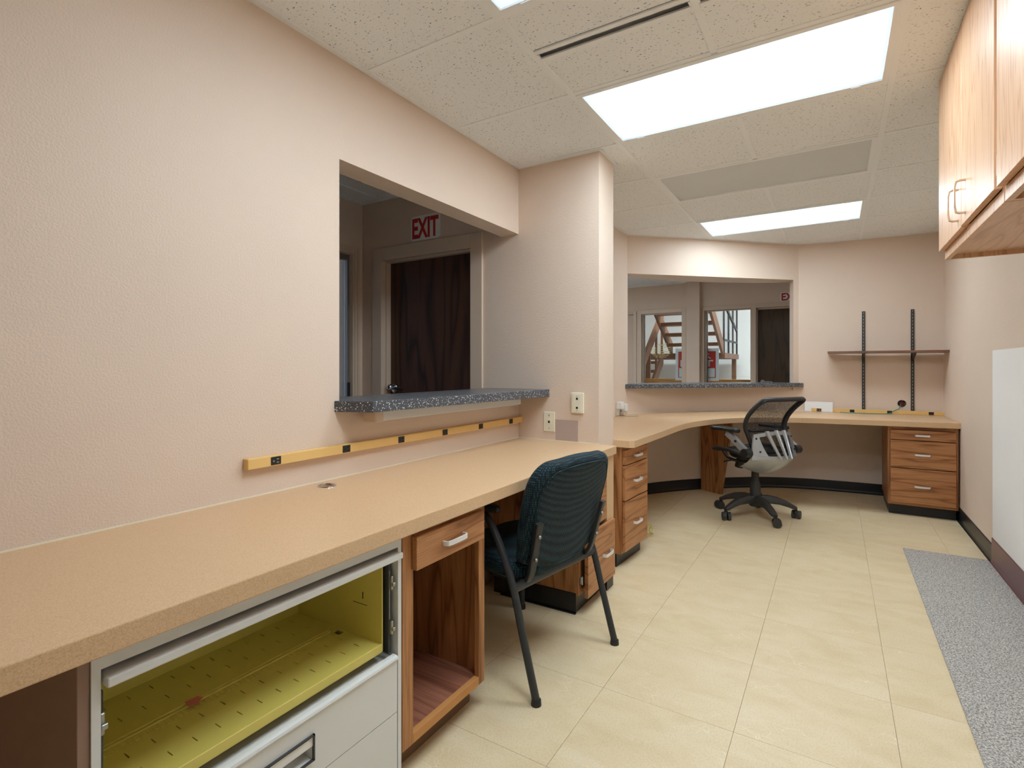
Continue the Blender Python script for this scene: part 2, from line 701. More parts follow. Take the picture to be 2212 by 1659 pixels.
def text_mb(body, w, h, depth, mirror=False, bold=.02):
    """letters as a mesh lying in XZ (x right, z up, facing -Y), fitted to w x h, origin at lower left"""
    cu = bpy.data.curves.new('txt', 'FONT')
    cu.body = body
    cu.align_x = 'LEFT'
    cu.offset = bold
    cu.extrude = .01
    to = bpy.data.objects.new('txt', cu)
    COL.objects.link(to)
    dg = bpy.context.evaluated_depsgraph_get()
    me = bpy.data.meshes.new_from_object(to.evaluated_get(dg))
    bpy.data.objects.remove(to)
    bpy.data.curves.remove(cu)
    xs = [v.co.x for v in me.vertices]
    ys = [v.co.y for v in me.vertices]
    x0, x1, y0, y1 = min(xs), max(xs), min(ys), max(ys)
    for v in me.vertices:
        a = (v.co.x - x0) / (x1 - x0)
        if mirror:
            a = 1 - a
        v.co = Vector((a * w, (-depth if v.co.z > 0 else 0), (v.co.y - y0) / (y1 - y0) * h))
    mb = MB()
    mb.bm.from_mesh(me)
    bpy.data.meshes.remove(me)
    bmesh.ops.recalc_face_normals(mb.bm, faces=list(mb.bm.faces))
    return mb


def move(mb, v):
    bmesh.ops.translate(mb.bm, verts=list(mb.bm.verts), vec=Vector(v))
    return mb


def catmull(P, k=6):
    out = []
    n = len(P)
    for i in range(n - 1):
        p0, p1, p2, p3 = P[max(i - 1, 0)], P[i], P[i + 1], P[min(i + 2, n - 1)]
        for j in range(k):
            t = j / k
            out.append(tuple(.5 * ((2 * b) + (-a + c) * t + (2 * a - 5 * b + 4 * c - d) * t * t + (-a + 3 * b - 3 * c + d) * t ** 3)
                             for a, b, c, d in zip(p0, p1, p2, p3)))
    out.append(tuple(P[-1]))
    return out


def offset2d(P, d):
    out = []
    n = len(P)
    for i in range(n):
        a, c = P[max(i - 1, 0)], P[min(i + 1, n - 1)]
        t = Vector((c[0] - a[0], c[1] - a[1])).normalized()
        out.append((P[i][0] - t.y * d, P[i][1] + t.x * d))
    return out


def rect_frame(mb, x0, x1, y0, y1, z0, z1, w, bev=.001):
    mb.box(x0, x1, y0, y0 + w, z0, z1, bev).box(x0, x1, y1 - w, y1, z0, z1, bev)
    mb.box(x0, x0 + w, y0 + w, y1 - w, z0, z1, bev).box(x1 - w, x1, y0 + w, y1 - w, z0, z1, bev)
    return mb


# ================================================================== THE ROOM
XL, XR = -1.70, .85           # near left wall face, right wall face
XF = -1.675                   # left wall face of the far bay
YP0, YP1 = 2.84, 3.07         # partition that ends in the pillar
YB = -1.6                     # wall behind the camera
WT = .13
G = .621                      # ceiling module

# curved far wall, seen from inside: from the far-left wall round to the right wall
CURVE = catmull([(-1.675, 4.80), (-1.545, 5.05), (-1.40, 5.265), (-1.20, 5.495), (-.975, 5.705), (-.65, 5.945),
                 (-.318, 6.085), (.0, 6.14), (.38, 6.172), (.85, 6.19)], 6)
IB = 36                       # index in CURVE of the right end of the pass-through
A, B = (-1.675, 4.80), (-.318, 6.085)
OUT = offset2d(CURVE, WT)

# ---- floor: slab and vinyl squares
floor = struct('floor', MB().box(-5.0, 3.2, YB - .3, 12.4, -.12, -.004), 'seam')
TS = .468
TX0, TY0 = -.293 - 3 * TS, 1.905 - 8 * TS
cache = {}
def tile_mesh(w, d, z0, z1, gap, mat, bev):
    key = (round(w, 4), round(d, 4), mat)
    if key not in cache:
        mb = MB().box(-w / 2 + gap, w / 2 - gap, -d / 2 + gap, d / 2 - gap, z0, z1, bev)
        me = bpy.data.meshes.new('tile')
        mb.bm.to_mesh(me)
        mb.bm.free()
        me.materials.append(M[mat])
        cache[key] = me
    return cache[key]
xs = [XL] + [TX0 + i * TS for i in range(1, 6)] + [XR]
for i in range(len(xs) - 1):
    for j in range(-4, 18):
        y0, y1 = TY0 + j * TS, TY0 + (j + 1) * TS
        if y1 < YB or y0 > 6.2:
            continue
        y0, y1 = max(y0, YB), min(y1, 6.22)
        o = bpy.data.objects.new('floor_tile', tile_mesh(xs[i + 1] - xs[i], y1 - y0, -.004, 0, .0005, 'floor', .0004))
        COL.objects.link(o)
        o.location = ((xs[i] + xs[i + 1]) / 2, (y0 + y1) / 2, 0)
        o.parent = floor
lf = struct('floor_lobby', MB().box(-4.6, XL - WT, -.2, YP0, -.004, .0).box(-4.6, XF, YP1, 8.0, -.004, .0)
            .box(XF, 1.4, 6.35, 8.0, -.004, .0), 'carpet')
struct('floor_hall', MB().box(-4.6, 1.4, 8.13, 12.2, -.004, .0), 'white_trim')

# ---- walls
OY0 = 1.434                   # start of the near pass-through
mb = MB().box(XL - WT, XL, YB, OY0, 0, CEIL)
mb.box(XL - WT, XL - .0012, OY0, YP0, 2.074, CEIL)
mb.box(XL - WT, XL, OY0, YP0, 0, 1.056)
struct('wall_left', mb, 'wall')
DX0, DX1, DZ = -2.908, -2.047, 2.05
mb = MB().box(DX1, -1.16, YP0, YP1, 0, CEIL).box(-4.6, DX0, YP0, YP1, 0, CEIL).box(DX0, DX1, YP0, YP1, DZ, CEIL)
wp = struct('wall_partition', mb, 'wall')
obj('paint_patch', MB().box(-1.44, -1.291, YP0 - .0015, YP0 + .001, .79, .919), 'patch', wp)
struct('wall_far_left', MB().box(XF - WT, XF, YP1, A[1] + .01, 0, CEIL), 'wall')
low = CURVE[:IB + 1]
outl = OUT[:IB + 1]
struct('wall_corner_apron', MB().prism(low + outl[::-1], 0, 1.036), 'wall')
struct('wall_corner_header', MB().prism([A, B] + outl[::-1], 2.122, CEIL), 'wall')
hi_ = CURVE[IB:]
ho = OUT[IB:]
jr = (A[0] + (B[0] - A[0]) * .968, A[1] + (B[1] - A[1]) * .968)
wall_back = struct('wall_back', MB().prism(hi_ + ho[::-1], 0, CEIL).prism([jr, B, ho[0], (ho[0][0] - .05, ho[0][1] - .02)], 1.0, 2.122), 'wall', True)
struct('wall_right', MB().box(XR, XR + WT, YB, 6.35, 0, CEIL), 'wall')
struct('wall_right_lower', MB().box(XR - .006, XR + .002, YB, 4.40, .0, 1.34), 'wall_white')
struct('wall_behind', MB().box(XL - WT, XR + WT, YB - WT, YB, 0, CEIL), 'wall')
# lobby shell
LX = -3.104
VY0, VY1 = 1.86, 2.758        # glazed opening in the vestibule wall
struct('wall_vestibule', MB().box(LX - .13, LX, VY1, YP0, 0, CEIL).box(LX - .13, LX, -.2, VY0, 0, CEIL)
       .box(LX - .13, LX, VY0, VY1, 2.10, CEIL), 'wall')
struct('wall_vestibule_end', MB().box(LX, XL - WT, -.33, -.2, 0, CEIL), 'wall')
YW = 8.0
mb = MB().box(-4.6, -3.62, YW, YW + .13, 0, CEIL)
for x0, x1 in ((-2.69, -2.56), (-1.945, -1.625), (-1.0, -.938)):
    mb.box(x0, x1, YW, YW + .13, 0, 2.058)
mb.box(-.03, 1.4, YW, YW + .13, 0, CEIL)
mb.box(-3.62, -.03, YW, YW + .13, 2.058, CEIL)
struct('wall_lobby', mb, 'wall')
struct('wall_lobby_left', MB().box(-4.73, -4.6, YP0, YW + .13, 0, CEIL), 'wall')
struct('wall_lobby_right', MB().box(1.4, 1.53, 6.2, YW + .13, 0, CEIL), 'wall')
struct('wall_pier', MB().box(-1.862, -1.676, YW - .10, YW, 0, CEIL), 'wall')
# stair hall behind the glass
HC = 3.4
struct('wall_hall', MB().box(-4.73, 1.53, 12.1, 12.23, 0, HC), 'hall_wall')
struct('wall_hall_left', MB().box(-4.73, -4.6, YW + .13, 12.1, 0, HC), 'hall_wall')
struct('wall_hall_right', MB().box(.9, 1.03, YW + .13, 12.1, 0, HC), 'hall_wall')
struct('ceiling_hall', MB().box(-4.73, 1.53, YW, 12.23, HC, HC + .1).box(-4.73, 1.53, YW, YW + .13, CEIL, HC), 'hall_wall')

# ---- ceiling: plenum slab, tiles, grid
ceil = struct('ceiling', MB().box(-4.73, 1.53, YB - WT, YW + .13, CEIL + .03, CEIL + .1), 'tee')
GX = [-4.756, -4.135, -3.514, -2.893, -2.272, -1.651, -1.03, -.41, .21, .831]
GX = [-4.60, -4.135, -3.514, -2.893, -2.272, -1.70, -1.03, -.41, .21, .85, 1.40]
GY = [2.195 + k * G for k in range(-9, 10)]
GY = [YB] + [y for y in GY if YB + .05 < y < YW] + [YW]
skip = set()
def in_cells(x, y):
    return None
LIGHTS = [(.953, 'ceiling light over the lateral file cabinet, row nearest the slot diffuser'),
          (2.195, 'lit fluorescent troffer above the teal guest chair'),
          (4.679, 'lit fluorescent troffer above the mesh task chair')]
PANEL_Y = 3.437
SLOT_Y = 1.574
for i in range(len(GX) - 1):
    for j in range(len(GY) - 1):
        x0, x1, y0, y1 = GX[i], GX[i + 1], GY[j], GY[j + 1]
        if i in (6, 7) and any(abs(y0 - l[0]) < .05 for l in LIGHTS):
            continue
        if i in (6, 7) and abs(y0 - PANEL_Y) < .05:
            continue
        if i == 2 + 0 and 0:
            continue
        if i in (2, 3) and abs(y0 - (4.679 + G)) < .05:
            continue
        if x1 < -1.75 and y1 < -.2:
            continue
        if x0 > .8 and y1 < 6.3:
            continue
        if y1 - y0 < .05:
            continue
        if i in (6, 7) and abs(y0 - SLOT_Y) < .05:      # split by the slot diffuser
            for a0, a1 in ((y0, 1.815), (1.895, y1)):
                o = bpy.data.objects.new('ceiling_tile', tile_mesh(x1 - x0, a1 - a0, 0, .014, .002, 'ceil', .002))
                COL.objects.link(o)
                o.location = ((x0 + x1) / 2, (a0 + a1) / 2, CEIL + .002)
                o.parent = ceil
            continue
        o = bpy.data.objects.new('ceiling_tile', tile_mesh(x1 - x0, y1 - y0, 0, .014, .002, 'ceil', .002))
        COL.objects.link(o)
        o.location = ((x0 + x1) / 2, (y0 + y1) / 2, CEIL + .002)
        o.parent = ceil
TW = .0125
def tee(x0, x1, y0, y1):
    mb = MB().box(x0, x1, y0, y1, CEIL - .0015, CEIL + .0035, .0006)
    obj('ceiling_tee', mb, 'tee', ceil)
for k, x in enumerate(GX[1:-1]):
    if abs(x + .41) < .01:
        occupied = sorted([l[0] for l in LIGHTS] + [PANEL_Y])
        cur = YB
        for y in occupied:
            if y - cur > .1:
                tee(x - TW, x + TW, cur, y)
            cur = y + G
        tee(x - TW, x + TW, cur, YW)
        continue
    if abs(x + 1.70) < .01 or abs(x - .85) < .01:
        continue
    y0 = YB if x > XL else -.2
    tee(x - TW, x + TW, y0, YW)
for y in GY[1:-1]:
    for i in range(len(GX) - 1):
        if GX[i + 1] <= XL + .01 and y < -.2:
            continue
        if GX[i] > .8 and y < 6.3:
            continue
        tee(GX[i] + TW, GX[i + 1] - TW, y - TW, y + TW)
# wall angles
AW = .022
ak = [0]
def angle(x0, x1, y0, y1):
    ak[0] += 1
    obj('wall_angle', MB().box(x0, x1, y0, y1, CEIL - .003 - .00015 * ak[0], CEIL + .003), 'tee', ceil)
angle(XL, XL + AW, YB, YP0)
angle(XL, -1.16 + AW, YP0 - AW, YP0)
angle(-1.16, -1.16 + AW, YP0 - AW, YP1 + AW)
angle(XF, -1.16 + AW, YP1, YP1 + AW)
angle(XF, XF + AW, YP1, A[1] + .005)
angle(XR - AW, XR, YB, 6.19)
angle(LX, XL - WT, YP0 - AW, YP0)
angle(LX, LX + AW, -.2, YP0)
angle(-4.6, 1.4, YW - AW, YW)
inn = offset2d([A, B], -AW)
obj('wall_angle', MB().prism([A, B, inn[1], inn[0]], CEIL - .003, CEIL + .003), 'tee', ceil)
inn = offset2d(hi_, -AW)
obj('wall_angle', MB().prism(hi_ + inn[::-1], CEIL - .003, CEIL + .003), 'tee', ceil)

# ---- baseboards
def base_strip(name, path, h, mat, toe=.012, t=.005):
    """vinyl cove base along a path; room on the right-hand side of the path direction"""
    P = [Vector((p[0], p[1], 0)) for p in path]
    prof = [(0, 0), (0, h), (t * .6, h), (t, h - .004), (t, .025), (t + .004, .010), (t + toe, .0005), (t + toe, 0)]
    b = bmesh.new()
    rings = []
    n = len(P)
    for i, p in enumerate(P):
        d0 = (P[i] - P[max(i - 1, 0)])
        d1 = (P[min(i + 1, n - 1)] - P[i])
        d = (d0.normalized() if d0.length else Vector()) + (d1.normalized() if d1.length else Vector())
        d.normalize()
        s = Vector((d.y, -d.x, 0))
        k = 1.0
        if d0.length and d1.length:
            k = 1 / max(.5, math.sqrt((1 + d0.normalized().dot(d1.normalized())) / 2))
        rings.append([b.verts.new(p + s * (a * k) + Vector((0, 0, z))) for a, z in prof])
    m = len(prof)
    for i in range(n - 1):
        for j in range(m):
            b.faces.new((rings[i][j], rings[i][(j + 1) % m], rings[i + 1][(j + 1) % m], rings[i + 1][j]))
    b.faces.new(rings[0][::-1])
    b.faces.new(rings[-1])
    bmesh.ops.recalc_face_normals(b, faces=list(b.faces))
    return struct(name, MB().merge(b), mat)
# inside of the curve lies on the right-hand side when walking from left end to right end
base_strip('baseboard_back', CURVE[:58], .105, 'base_black')
base_strip('baseboard_right', [(XR, 5.52), (XR, 4.41)], .112, 'base_black')
base_strip('baseboard_right_near', [(XR - .006, 4.40), (XR - .006, YB)], .162, 'base_purple')
base_strip('baseboard_far_left', [(XF, 3.6), (XF, 4.80)], .105, 'base_black')

# ---- carpet runner
single('carpet_runner', MB().box(.392, XR - .02, YB + .05, 4.435, 0, .007, .002), 'carpet',
       'grey speckled carpet runner lying along the wall with the white lower part', 'carpet')

# ================================================================== CEILING FIXTURES
def troffer(y0, label, power=1.0, x0=-1.03, x1=.21, ydepth=G, name='ceiling_light'):
    y1 = y0 + ydepth
    z = CEIL
    t = thing(name, label, 'ceiling light', ((x0 + x1) / 2, (y0 + y1) / 2, z - .004), 'fluorescent ceiling lights')
    f = .036
    a0, a1, b0, b1 = x0 + TW, x1 - TW, y0 + TW, y1 - TW
    mb = rect_frame(MB(), a0, a1, b0, b1, z - .006, z + .006, f - .012)
    obj('frame', mb, 'tee', t)
    for yy in (b0 + .014, b1 - .016):
        for xx in (a0 + .12, a1 - .12):
            obj('latch', MB().box(xx - .018, xx + .018, yy - .003, yy + .003, z - .0085, z - .005), 'tee', t)
    hw, hd = (a1 - a0) / 2 - .024, (b1 - b0) / 2 - .024
    mb = MB().box(-hw, hw, -hd, hd, 0, .003)
    o = obj('lens', mb, mat_lens('light_lens', hw, hd, power), None)
    o.parent = t
    o.location = (0, 0, .004 + .001)
    mb = MB().box(a0, a1, b0, b1, z + .011, z + .028)
    obj('housing', mb, 'tee', t)
    return t
troffer(2.195, 'lit fluorescent ceiling light above the teal guest chair', 1.0)
troffer(4.679, 'lit fluorescent ceiling light above the mesh task chair', .9)
troffer(.953, 'lit fluorescent ceiling light beside the dark slot diffuser, above the lateral file cabinet', 1.0)
troffer(4.679 + G, 'lit fluorescent ceiling light in the lobby beyond the pass-throughs', 1.8, -3.514, -2.272, name='ceiling_light_offscreen')

t = thing('ceiling_panel', 'flat grey framed panel in the ceiling between the two lit lights', 'panel', (-.41, PANEL_Y + G / 2, CEIL - .004))
a0, a1, b0, b1 = -1.03 + TW, .21 - TW, PANEL_Y + TW, PANEL_Y + G - TW
mb = rect_frame(MB(), a0, a1, b0, b1, CEIL - .005, CEIL + .008, .025)
obj('frame', mb, 'tee', t)
obj('panel', MB().box(a0 + .02, a1 - .02, b0 + .02, b1 - .02, CEIL + .005, CEIL + .016), 'panel_grey', t)

for x0, x1, lb in ((-1.03, -.41, 'white linear slot diffuser in the ceiling beside the left wall tiles'),
                   (-.41, .21, 'white linear slot diffuser in the ceiling beside the upper cabinets')):
    t = thing('slot_diffuser', lb, 'air vent', ((x0 + x1) / 2, 1.855, CEIL - .003))
    mb = MB().box(x0 + TW, x1 - TW, 1.815, 1.838, CEIL - .004, CEIL + .004, .001)
    mb.box(x0 + TW, x1 - TW, 1.870, 1.897, CEIL - .004, CEIL + .004, .001)
    mb.box(x0 + TW, x0 + TW + .006, 1.842, 1.866, CEIL - .004, CEIL + .004)
    mb.box(x1 - TW - .006, x1 - TW, 1.842, 1.866, CEIL - .004, CEIL + .004)
    obj('flange', mb, 'tee', t)
    obj('slot', MB().box(x0 + TW, x1 - TW, 1.836, 1.872, CEIL + .022, CEIL + .028), 'black_plastic', t)

# ================================================================== COUNTERS
CZ = .79
CT = .046
CFX = -1.054
t = thing('counter', 'long straight tan laminate counter running along the wall under the near pass-through', 'counter', (-1.38, 1.3, CZ - CT))
wt = obj('worktop', MB().box(XL, CFX, -1.3, YP0, CZ - CT, CZ, .003, 2), 'laminate', t)
off_ = Vector(t['_off'])
carve(wt, move(MB().cyl((-1.622, 1.31, CZ - .08), (-1.622, 1.31, CZ + .02), .0265, n=24), -off_))
mb = MB().box(XL, XL + .003, -1.3, YP0, CZ, CZ + .004).box(XL, -1.16, YP0 - .003, YP0, CZ, CZ + .004)
obj('caulk_line', mb, 'cream_plastic', t)
t = thing('end_panel', 'narrow tan laminate end panel under the counter tip beside the pillar', 'panel', (-1.106, 2.783, 0))
obj('panel', MB().box(-1.15, -1.070, 2.734, 2.836, .085, CZ - CT, .001), 'laminate', t)
obj('kick', MB().box(-1.15, -1.072, 2.74, 2.834, 0, .085), 'base_black', t)
ring_pts = [(-1.622 + .030 * math.cos(a * math.pi / 14), 1.31 + .030 * math.sin(a * math.pi / 14), CZ + .001) for a in range(28)]
single('cable_grommet', MB().sweep(ring_pts, [(-.0045, -.001), (.0045, -.001), (.003, .003), (-.003, .003)], (0, 0, 1), True), 'chrome',
       'round metal cable grommet set in the straight counter by the wall', 'grommet', sm=True)

front = [(-1.14, 3.073), (-1.06, 3.073), (-1.034, 3.095)] + catmull([(-1.025, 3.54), (-1.013, 4.20), (-.947, 4.54), (-.851, 4.774),
         (-.74, 4.945), (-.611, 5.082), (-.308, 5.229), (-.013, 5.300), (.316, 5.345), (.627, 5.380), (.849, 5.405)], 5)
back = [p for p in CURVE[::-1] if True]
back = [(x, y) for x, y in back]
poly = front + [(.849, 6.188)] + [(x, y - .001) for x, y in back[1:]] + [(XF, 4.75), (XF, 3.073)]
t = thing('curved_counter', 'tan laminate counter that curves round the far corner to the drawers', 'counter', (-.6, 4.9, CZ - CT))
obj('worktop', MB().prism(poly, CZ - CT, CZ, .003), 'laminate', t)
cap = [(x, y) for x, y in CURVE]
ci = offset2d(cap, -.004)
obj('caulk_line', MB().prism(cap + ci[::-1], CZ, CZ + .004), 'cream_plastic', t)

# ---- granite ledges in the pass-throughs
lp = [(-1.70, 1.409), (-1.548, 1.470), (-1.48, 2.838), (-1.915, 2.838), (-1.915, 1.436), (-1.70, 1.436)]
single('transaction_ledge', MB().prism(lp, 1.056, 1.10, .003), 'granite',
       'speckled dark grey ledge in the near pass-through by the pillar', 'ledge')
fi = offset2d([A, B], -.05)
dv = Vector((B[0] - A[0], B[1] - A[1])).normalized()
f0 = (fi[0][0] + dv.x * .05, fi[0][1] + dv.y * .05)
f1 = (fi[1][0] + dv.x * .0, fi[1][1] + dv.y * .0)
oo = offset2d(CURVE[:IB + 1], WT + .06)
single('transaction_ledge', MB().prism([(XF + .001, 4.74), f0, f1, (B[0] + .045, B[1] + .0)] + oo[::-1][2:-2] + [(XF - WT - .05, 4.92), (XF - .02, 4.80)], 1.034, 1.074, .003), 'granite',
       'speckled dark grey ledge in the pass-through above the curved counter', 'ledge')
t = thing('ledge_lamp', 'white box strip fixed under the near speckled ledge', 'lamp', (-1.62, 2.1, 1.012))
obj('body', MB().box(-1.665, -1.60, 1.575, 2.70, 1.012, 1.056, .002), 'white_trim', t)
obj('end_cap', MB().box(-1.668, -1.597, 1.53, 1.575, 1.008, 1.056, .003), 'frame_paint', t)

# ================================================================== POWER STRIPS, JACKS
def power_strip(name, label, p0, direction, length, normal, h, d, outlets, mat):
    """p0 = lower back corner, direction along, normal out of wall"""
    dv_, nv = Vector(direction), Vector(normal)
    t = thing(name, label, 'power strip', p0)
    def box(a0, a1, n0, n1, z0, z1, bev=0):
        b = MB().box(a0, a1, n0, n1, z0, z1, bev)
        mtx = Matrix(((dv_.x, nv.x, 0, p0[0]), (dv_.y, nv.y, 0, p0[1]), (0, 0, 1, p0[2]), (0, 0, 0, 1)))
        bmesh.ops.transform(b.bm, matrix=mtx, verts=list(b.bm.verts))
        bmesh.ops.recalc_face_normals(b.bm, faces=list(b.bm.faces))
        return b
    obj('raceway', box(0, length, 0, d, 0, h, .002), mat, t)
    obj('end_cap', box(-.004, .012, 0, d + .001, 0, h + .001, .002), mat, t)
    obj('end_cap', box(length - .012, length + .003, 0, d + .001, 0, h + .001, .002), mat, t)
    for a in outlets:
        ou = obj('outlet', box(a - .019, a + .019, d - .002, d + .0025, .004, h - .004, .001), 'black_plastic', t)
        for da, dz, w, hh in ((.006, .010, .009, .004), (.006, h - .015, .009, .004), (-.010, h * .4, .006, .006)):
            sub('prong_slot', box(a + da - w / 2, a + da + w / 2, d + .0022, d + .003, dz, dz + hh), 'steel' if a == outlets[0] else 'black', ou)
    return t
power_strip('power_strip', 'tan power strip with black outlets on the wall under the near ledge', (XL, 1.034, .889), (0, 1, 0), 1.80, (1, 0, 0), .036, .028,
            [.10, .412, .725, 1.038, 1.351, 1.668], 'strip')
def cy(x):
    for p, q in zip(CURVE, CURVE[1:]):
        if p[0] <= x <= q[0]:
            return p[1] + (q[1] - p[1]) * (x - p[0]) / (q[0] - p[0])
s0 = (-.20, cy(-.20) - .004)
s1 = (.845, cy(.845) - .004)
dvec = Vector((s1[0] - s0[0], s1[1] - s0[1], 0))
L2 = dvec.length
dvec.normalize()
power_strip('power_strip', 'pale wooden-looking power strip on the curved counter below the wall shelf', (s0[0], s0[1] - .012, CZ + .0005), tuple(dvec), L2,
            (dvec.y, -dvec.x, 0), .034, .026, [.06, .34, .64, .955], 'strip_pale')

def wall_plate(x0, x1, z0, z1, depth, label, n):
    t = thing('phone_jack', label, 'phone jack', ((x0 + x1) / 2, YP0, z0))
    obj('plate', MB().box(x0, x1, YP0 - depth, YP0, z0, z1, .003, 2), 'cream_plastic', t)
    cx = (x0 + x1) / 2
    if n == 1:
        cz = (z0 + z1) / 2
        obj('jack_ring', MB().cyl((cx, YP0 - depth - .002, cz), (cx, YP0 - depth, cz), .017, n=20), 'cream_plastic', t)
        obj('jack_hole', MB().box(cx - .006, cx + .006, YP0 - depth - .0028, YP0 - depth, cz - .007, cz + .006), 'black', t)
        for zz in (z0 + .02, z1 - .02):
            obj('screw', MB().cyl((cx, YP0 - depth - .0012, zz), (cx, YP0 - depth, zz), .0035, n=8), 'steel', t)
    else:
        obj('face', MB().box(x0 + .012, x1 - .012, YP0 - depth - .002, YP0 - depth, z0 + .01, z1 - .01, .001), 'cream_plastic', t)
        for zz in (z0 + .032, z1 - .035):
            obj('jack_hole', MB().box(cx - .006, cx + .006, YP0 - depth - .0032, YP0 - depth, zz - .006, zz + .006), 'black', t)
        for zz in (z0 + .018, z1 - .02):
            obj('screw', MB().cyl((cx, YP0 - depth - .0032, zz), (cx, YP0 - depth, zz), .003, n=8), 'steel', t)
wall_plate(-1.519, -1.443, .843, .963, .006, 'cream phone jack plate with one round jack beside the grey wall patch', 1)
wall_plate(-1.329, -1.252, .964, 1.084, .016, 'thicker cream jack box with two openings near the pillar edge', 2)

# outlet with adapters on the far-left wall
t = thing('wall_outlet', 'white wall outlet with plugged-in adapters above the curved counter behind the pillar', 'outlet', (XF, 4.62, .80))
obj('plate', MB().box(XF, XF + .006, 4.50, 4.58, .80, .92, .002), 'white_plastic', t)
obj('adapter', MB().box(XF + .006, XF + .05, 4.50, 4.575, .858, .922, .004), 'white_plastic', t)
obj('adapter', MB().box(XF + .006, XF + .05, 4.61, 4.68, .832, .898, .004), 'white_plastic', t)
obj('adapter', MB().box(XF + .006, XF + .04, 4.59, 4.66, .795, .83, .004), 'frame_paint', t)
obj('cord', MB().tube(catmull([(XF + .03, 4.54, .858), (XF + .05, 4.55, .82), (XF + .03, 4.6, .80), (XF + .07, 4.56, .794), (XF + .16, 4.62, .794)], 5), .003, 6), 'cable_grey', t, True)

# ================================================================== HANDLES
def pull(parent, c, along, out, length, proj, w, mat='pull', issub=None, th=.004):
    """flat bowed pull: c = centre on the face"""
    c, al, ou = Vector(c), Vector(along).normalized(), Vector(out).normalized()
    pts = []
    hl = length / 2
    for a, o_ in ((-1, 0), (-1.0, .55), (-.93, .85), (-.6, .97), (0, 1.0), (.6, .97), (.93, .85), (1.0, .55), (1, 0)):
        pts.append(c + al * (a * hl) + ou * (o_ * proj))
    up = al.cross(ou)
    sec = [(-th / 2, -w / 2), (th / 2, -w / 2), (th / 2, w / 2), (-th / 2, w / 2)]
    mb = MB().sweep(pts, sec, up)
    return mb

# ================================================================== BASE CABINETS
FX = -1.09
# ---- lateral file
t = thing('lateral_file', 'grey metal lateral file cabinet with an open yellow top compartment', 'file cabinet', (-1.35, .77, 0))
y0, y1, zt = .389, 1.147, .7435
mb = MB()
mb.box(-1.57, FX, y0, y0 + .014, .03, zt).box(-1.57, FX, y1 - .014, y1, .03, zt)
mb.box(-1.57, FX, y0 + .014, y1 - .014, zt - .036, zt).box(-1.57, -1.556, y0 + .014, y1 - .014, .06, zt - .036).box(-1.57, FX, y0 + .014, y1 - .014, .03, .06)
obj('body', mb, 'file_grey', t)
obj('toe_base', MB().box(-1.55, FX - .03, y0 + .01, y1 - .01, 0, .031), 'file_dark', t)
fd = obj('flipper_door', MB().box(-1.50, FX + .016, y0 + .018, y1 - .008, .676, .694, .003, 2), 'file_grey', t)
iy0, iy1 = y0 + .026, 1.098
mb = MB().box(-1.50, -1.12, iy0, iy1, .424, .43).box(-1.124, -1.118, iy0, iy1, .408, .4325, .001)
sh = obj('shelf', mb, 'yellow', t)
mb = MB()
for xr, ys in ((-1.465, .548), (-1.39, .50), (-1.25, .457), (-1.18, .457)):
    yy = ys
    while yy < iy1 - .03:
        mb.box(xr - .011, xr + .011, yy - .0013, yy + .0013, .415, .44)
        yy += .05
slot_cut = mb
mb = MB().box(-1.318, -1.312, iy0, iy1 - .03, .43, .4365).box(-1.307, -1.3045, iy0, iy1 - .03, .43, .434)
sub('rail', mb, 'yellow', sh)
mb = MB()
for k in range(52):
    mb.box(-1.300, -1.282, iy0 + .01 + k * .0125, iy0 + .0165 + k * .0125, .4298, .4312)
so = sub('rail_teeth', mb, 'yellow', sh)
so['kind'] = 'stuff'
slot_cut.box(-1.303, -1.270, 1.070, 1.090, .415, .44)
carve(sh, move(slot_cut, -Vector(t['_off'])))
obj('side_liner', MB().box(-1.50, -1.12, iy0 - .004, iy0, .41, .69), 'yellow', t)
sl = obj('side_liner', MB().box(-1.50, -1.12, iy1, iy1 + .004, .41, .69), 'yellow', t)
sub('slot', MB().box(-1.20, -1.197, iy1 - .0008, iy1, .545, .565).box(-1.24, -1.18, iy1 - .0006, iy1, .528, .5295), 'yellow_dark', sl)
obj('back_liner', MB().box(-1.504, -1.50, iy0, iy1, .41, .69), 'yellow', t)
for ya, yb in ((y0 + .014, iy0 - .004), (iy1 + .004, y1 - .014)):
    ym = (ya + yb) / 2
    sl = obj('slide_rail', MB().box(-1.50, -1.112, ym - .003, ym + .003, .44, .66).box(-1.13, -1.108, ym - .006, ym + .006, .40, .66), 'file_dark', t)
    mb = MB()
    for zz in (.455, .585):
        mb.box(-1.112, -1.098, ym - .002, ym + .006, zz, zz + .04, .002).box(-1.10, -1.092, ym - .002, ym + .008, zz + .012, zz + .022, .001)
    mb.box(-1.115, -1.106, ym - .004, ym - .001, .50, .64)
    sub('bracket', mb, 'steel', sl)
obj('divider', MB().box(-1.55, FX - .014, y0 + .014, y1 - .014, .372, .380), 'file_grey', t)
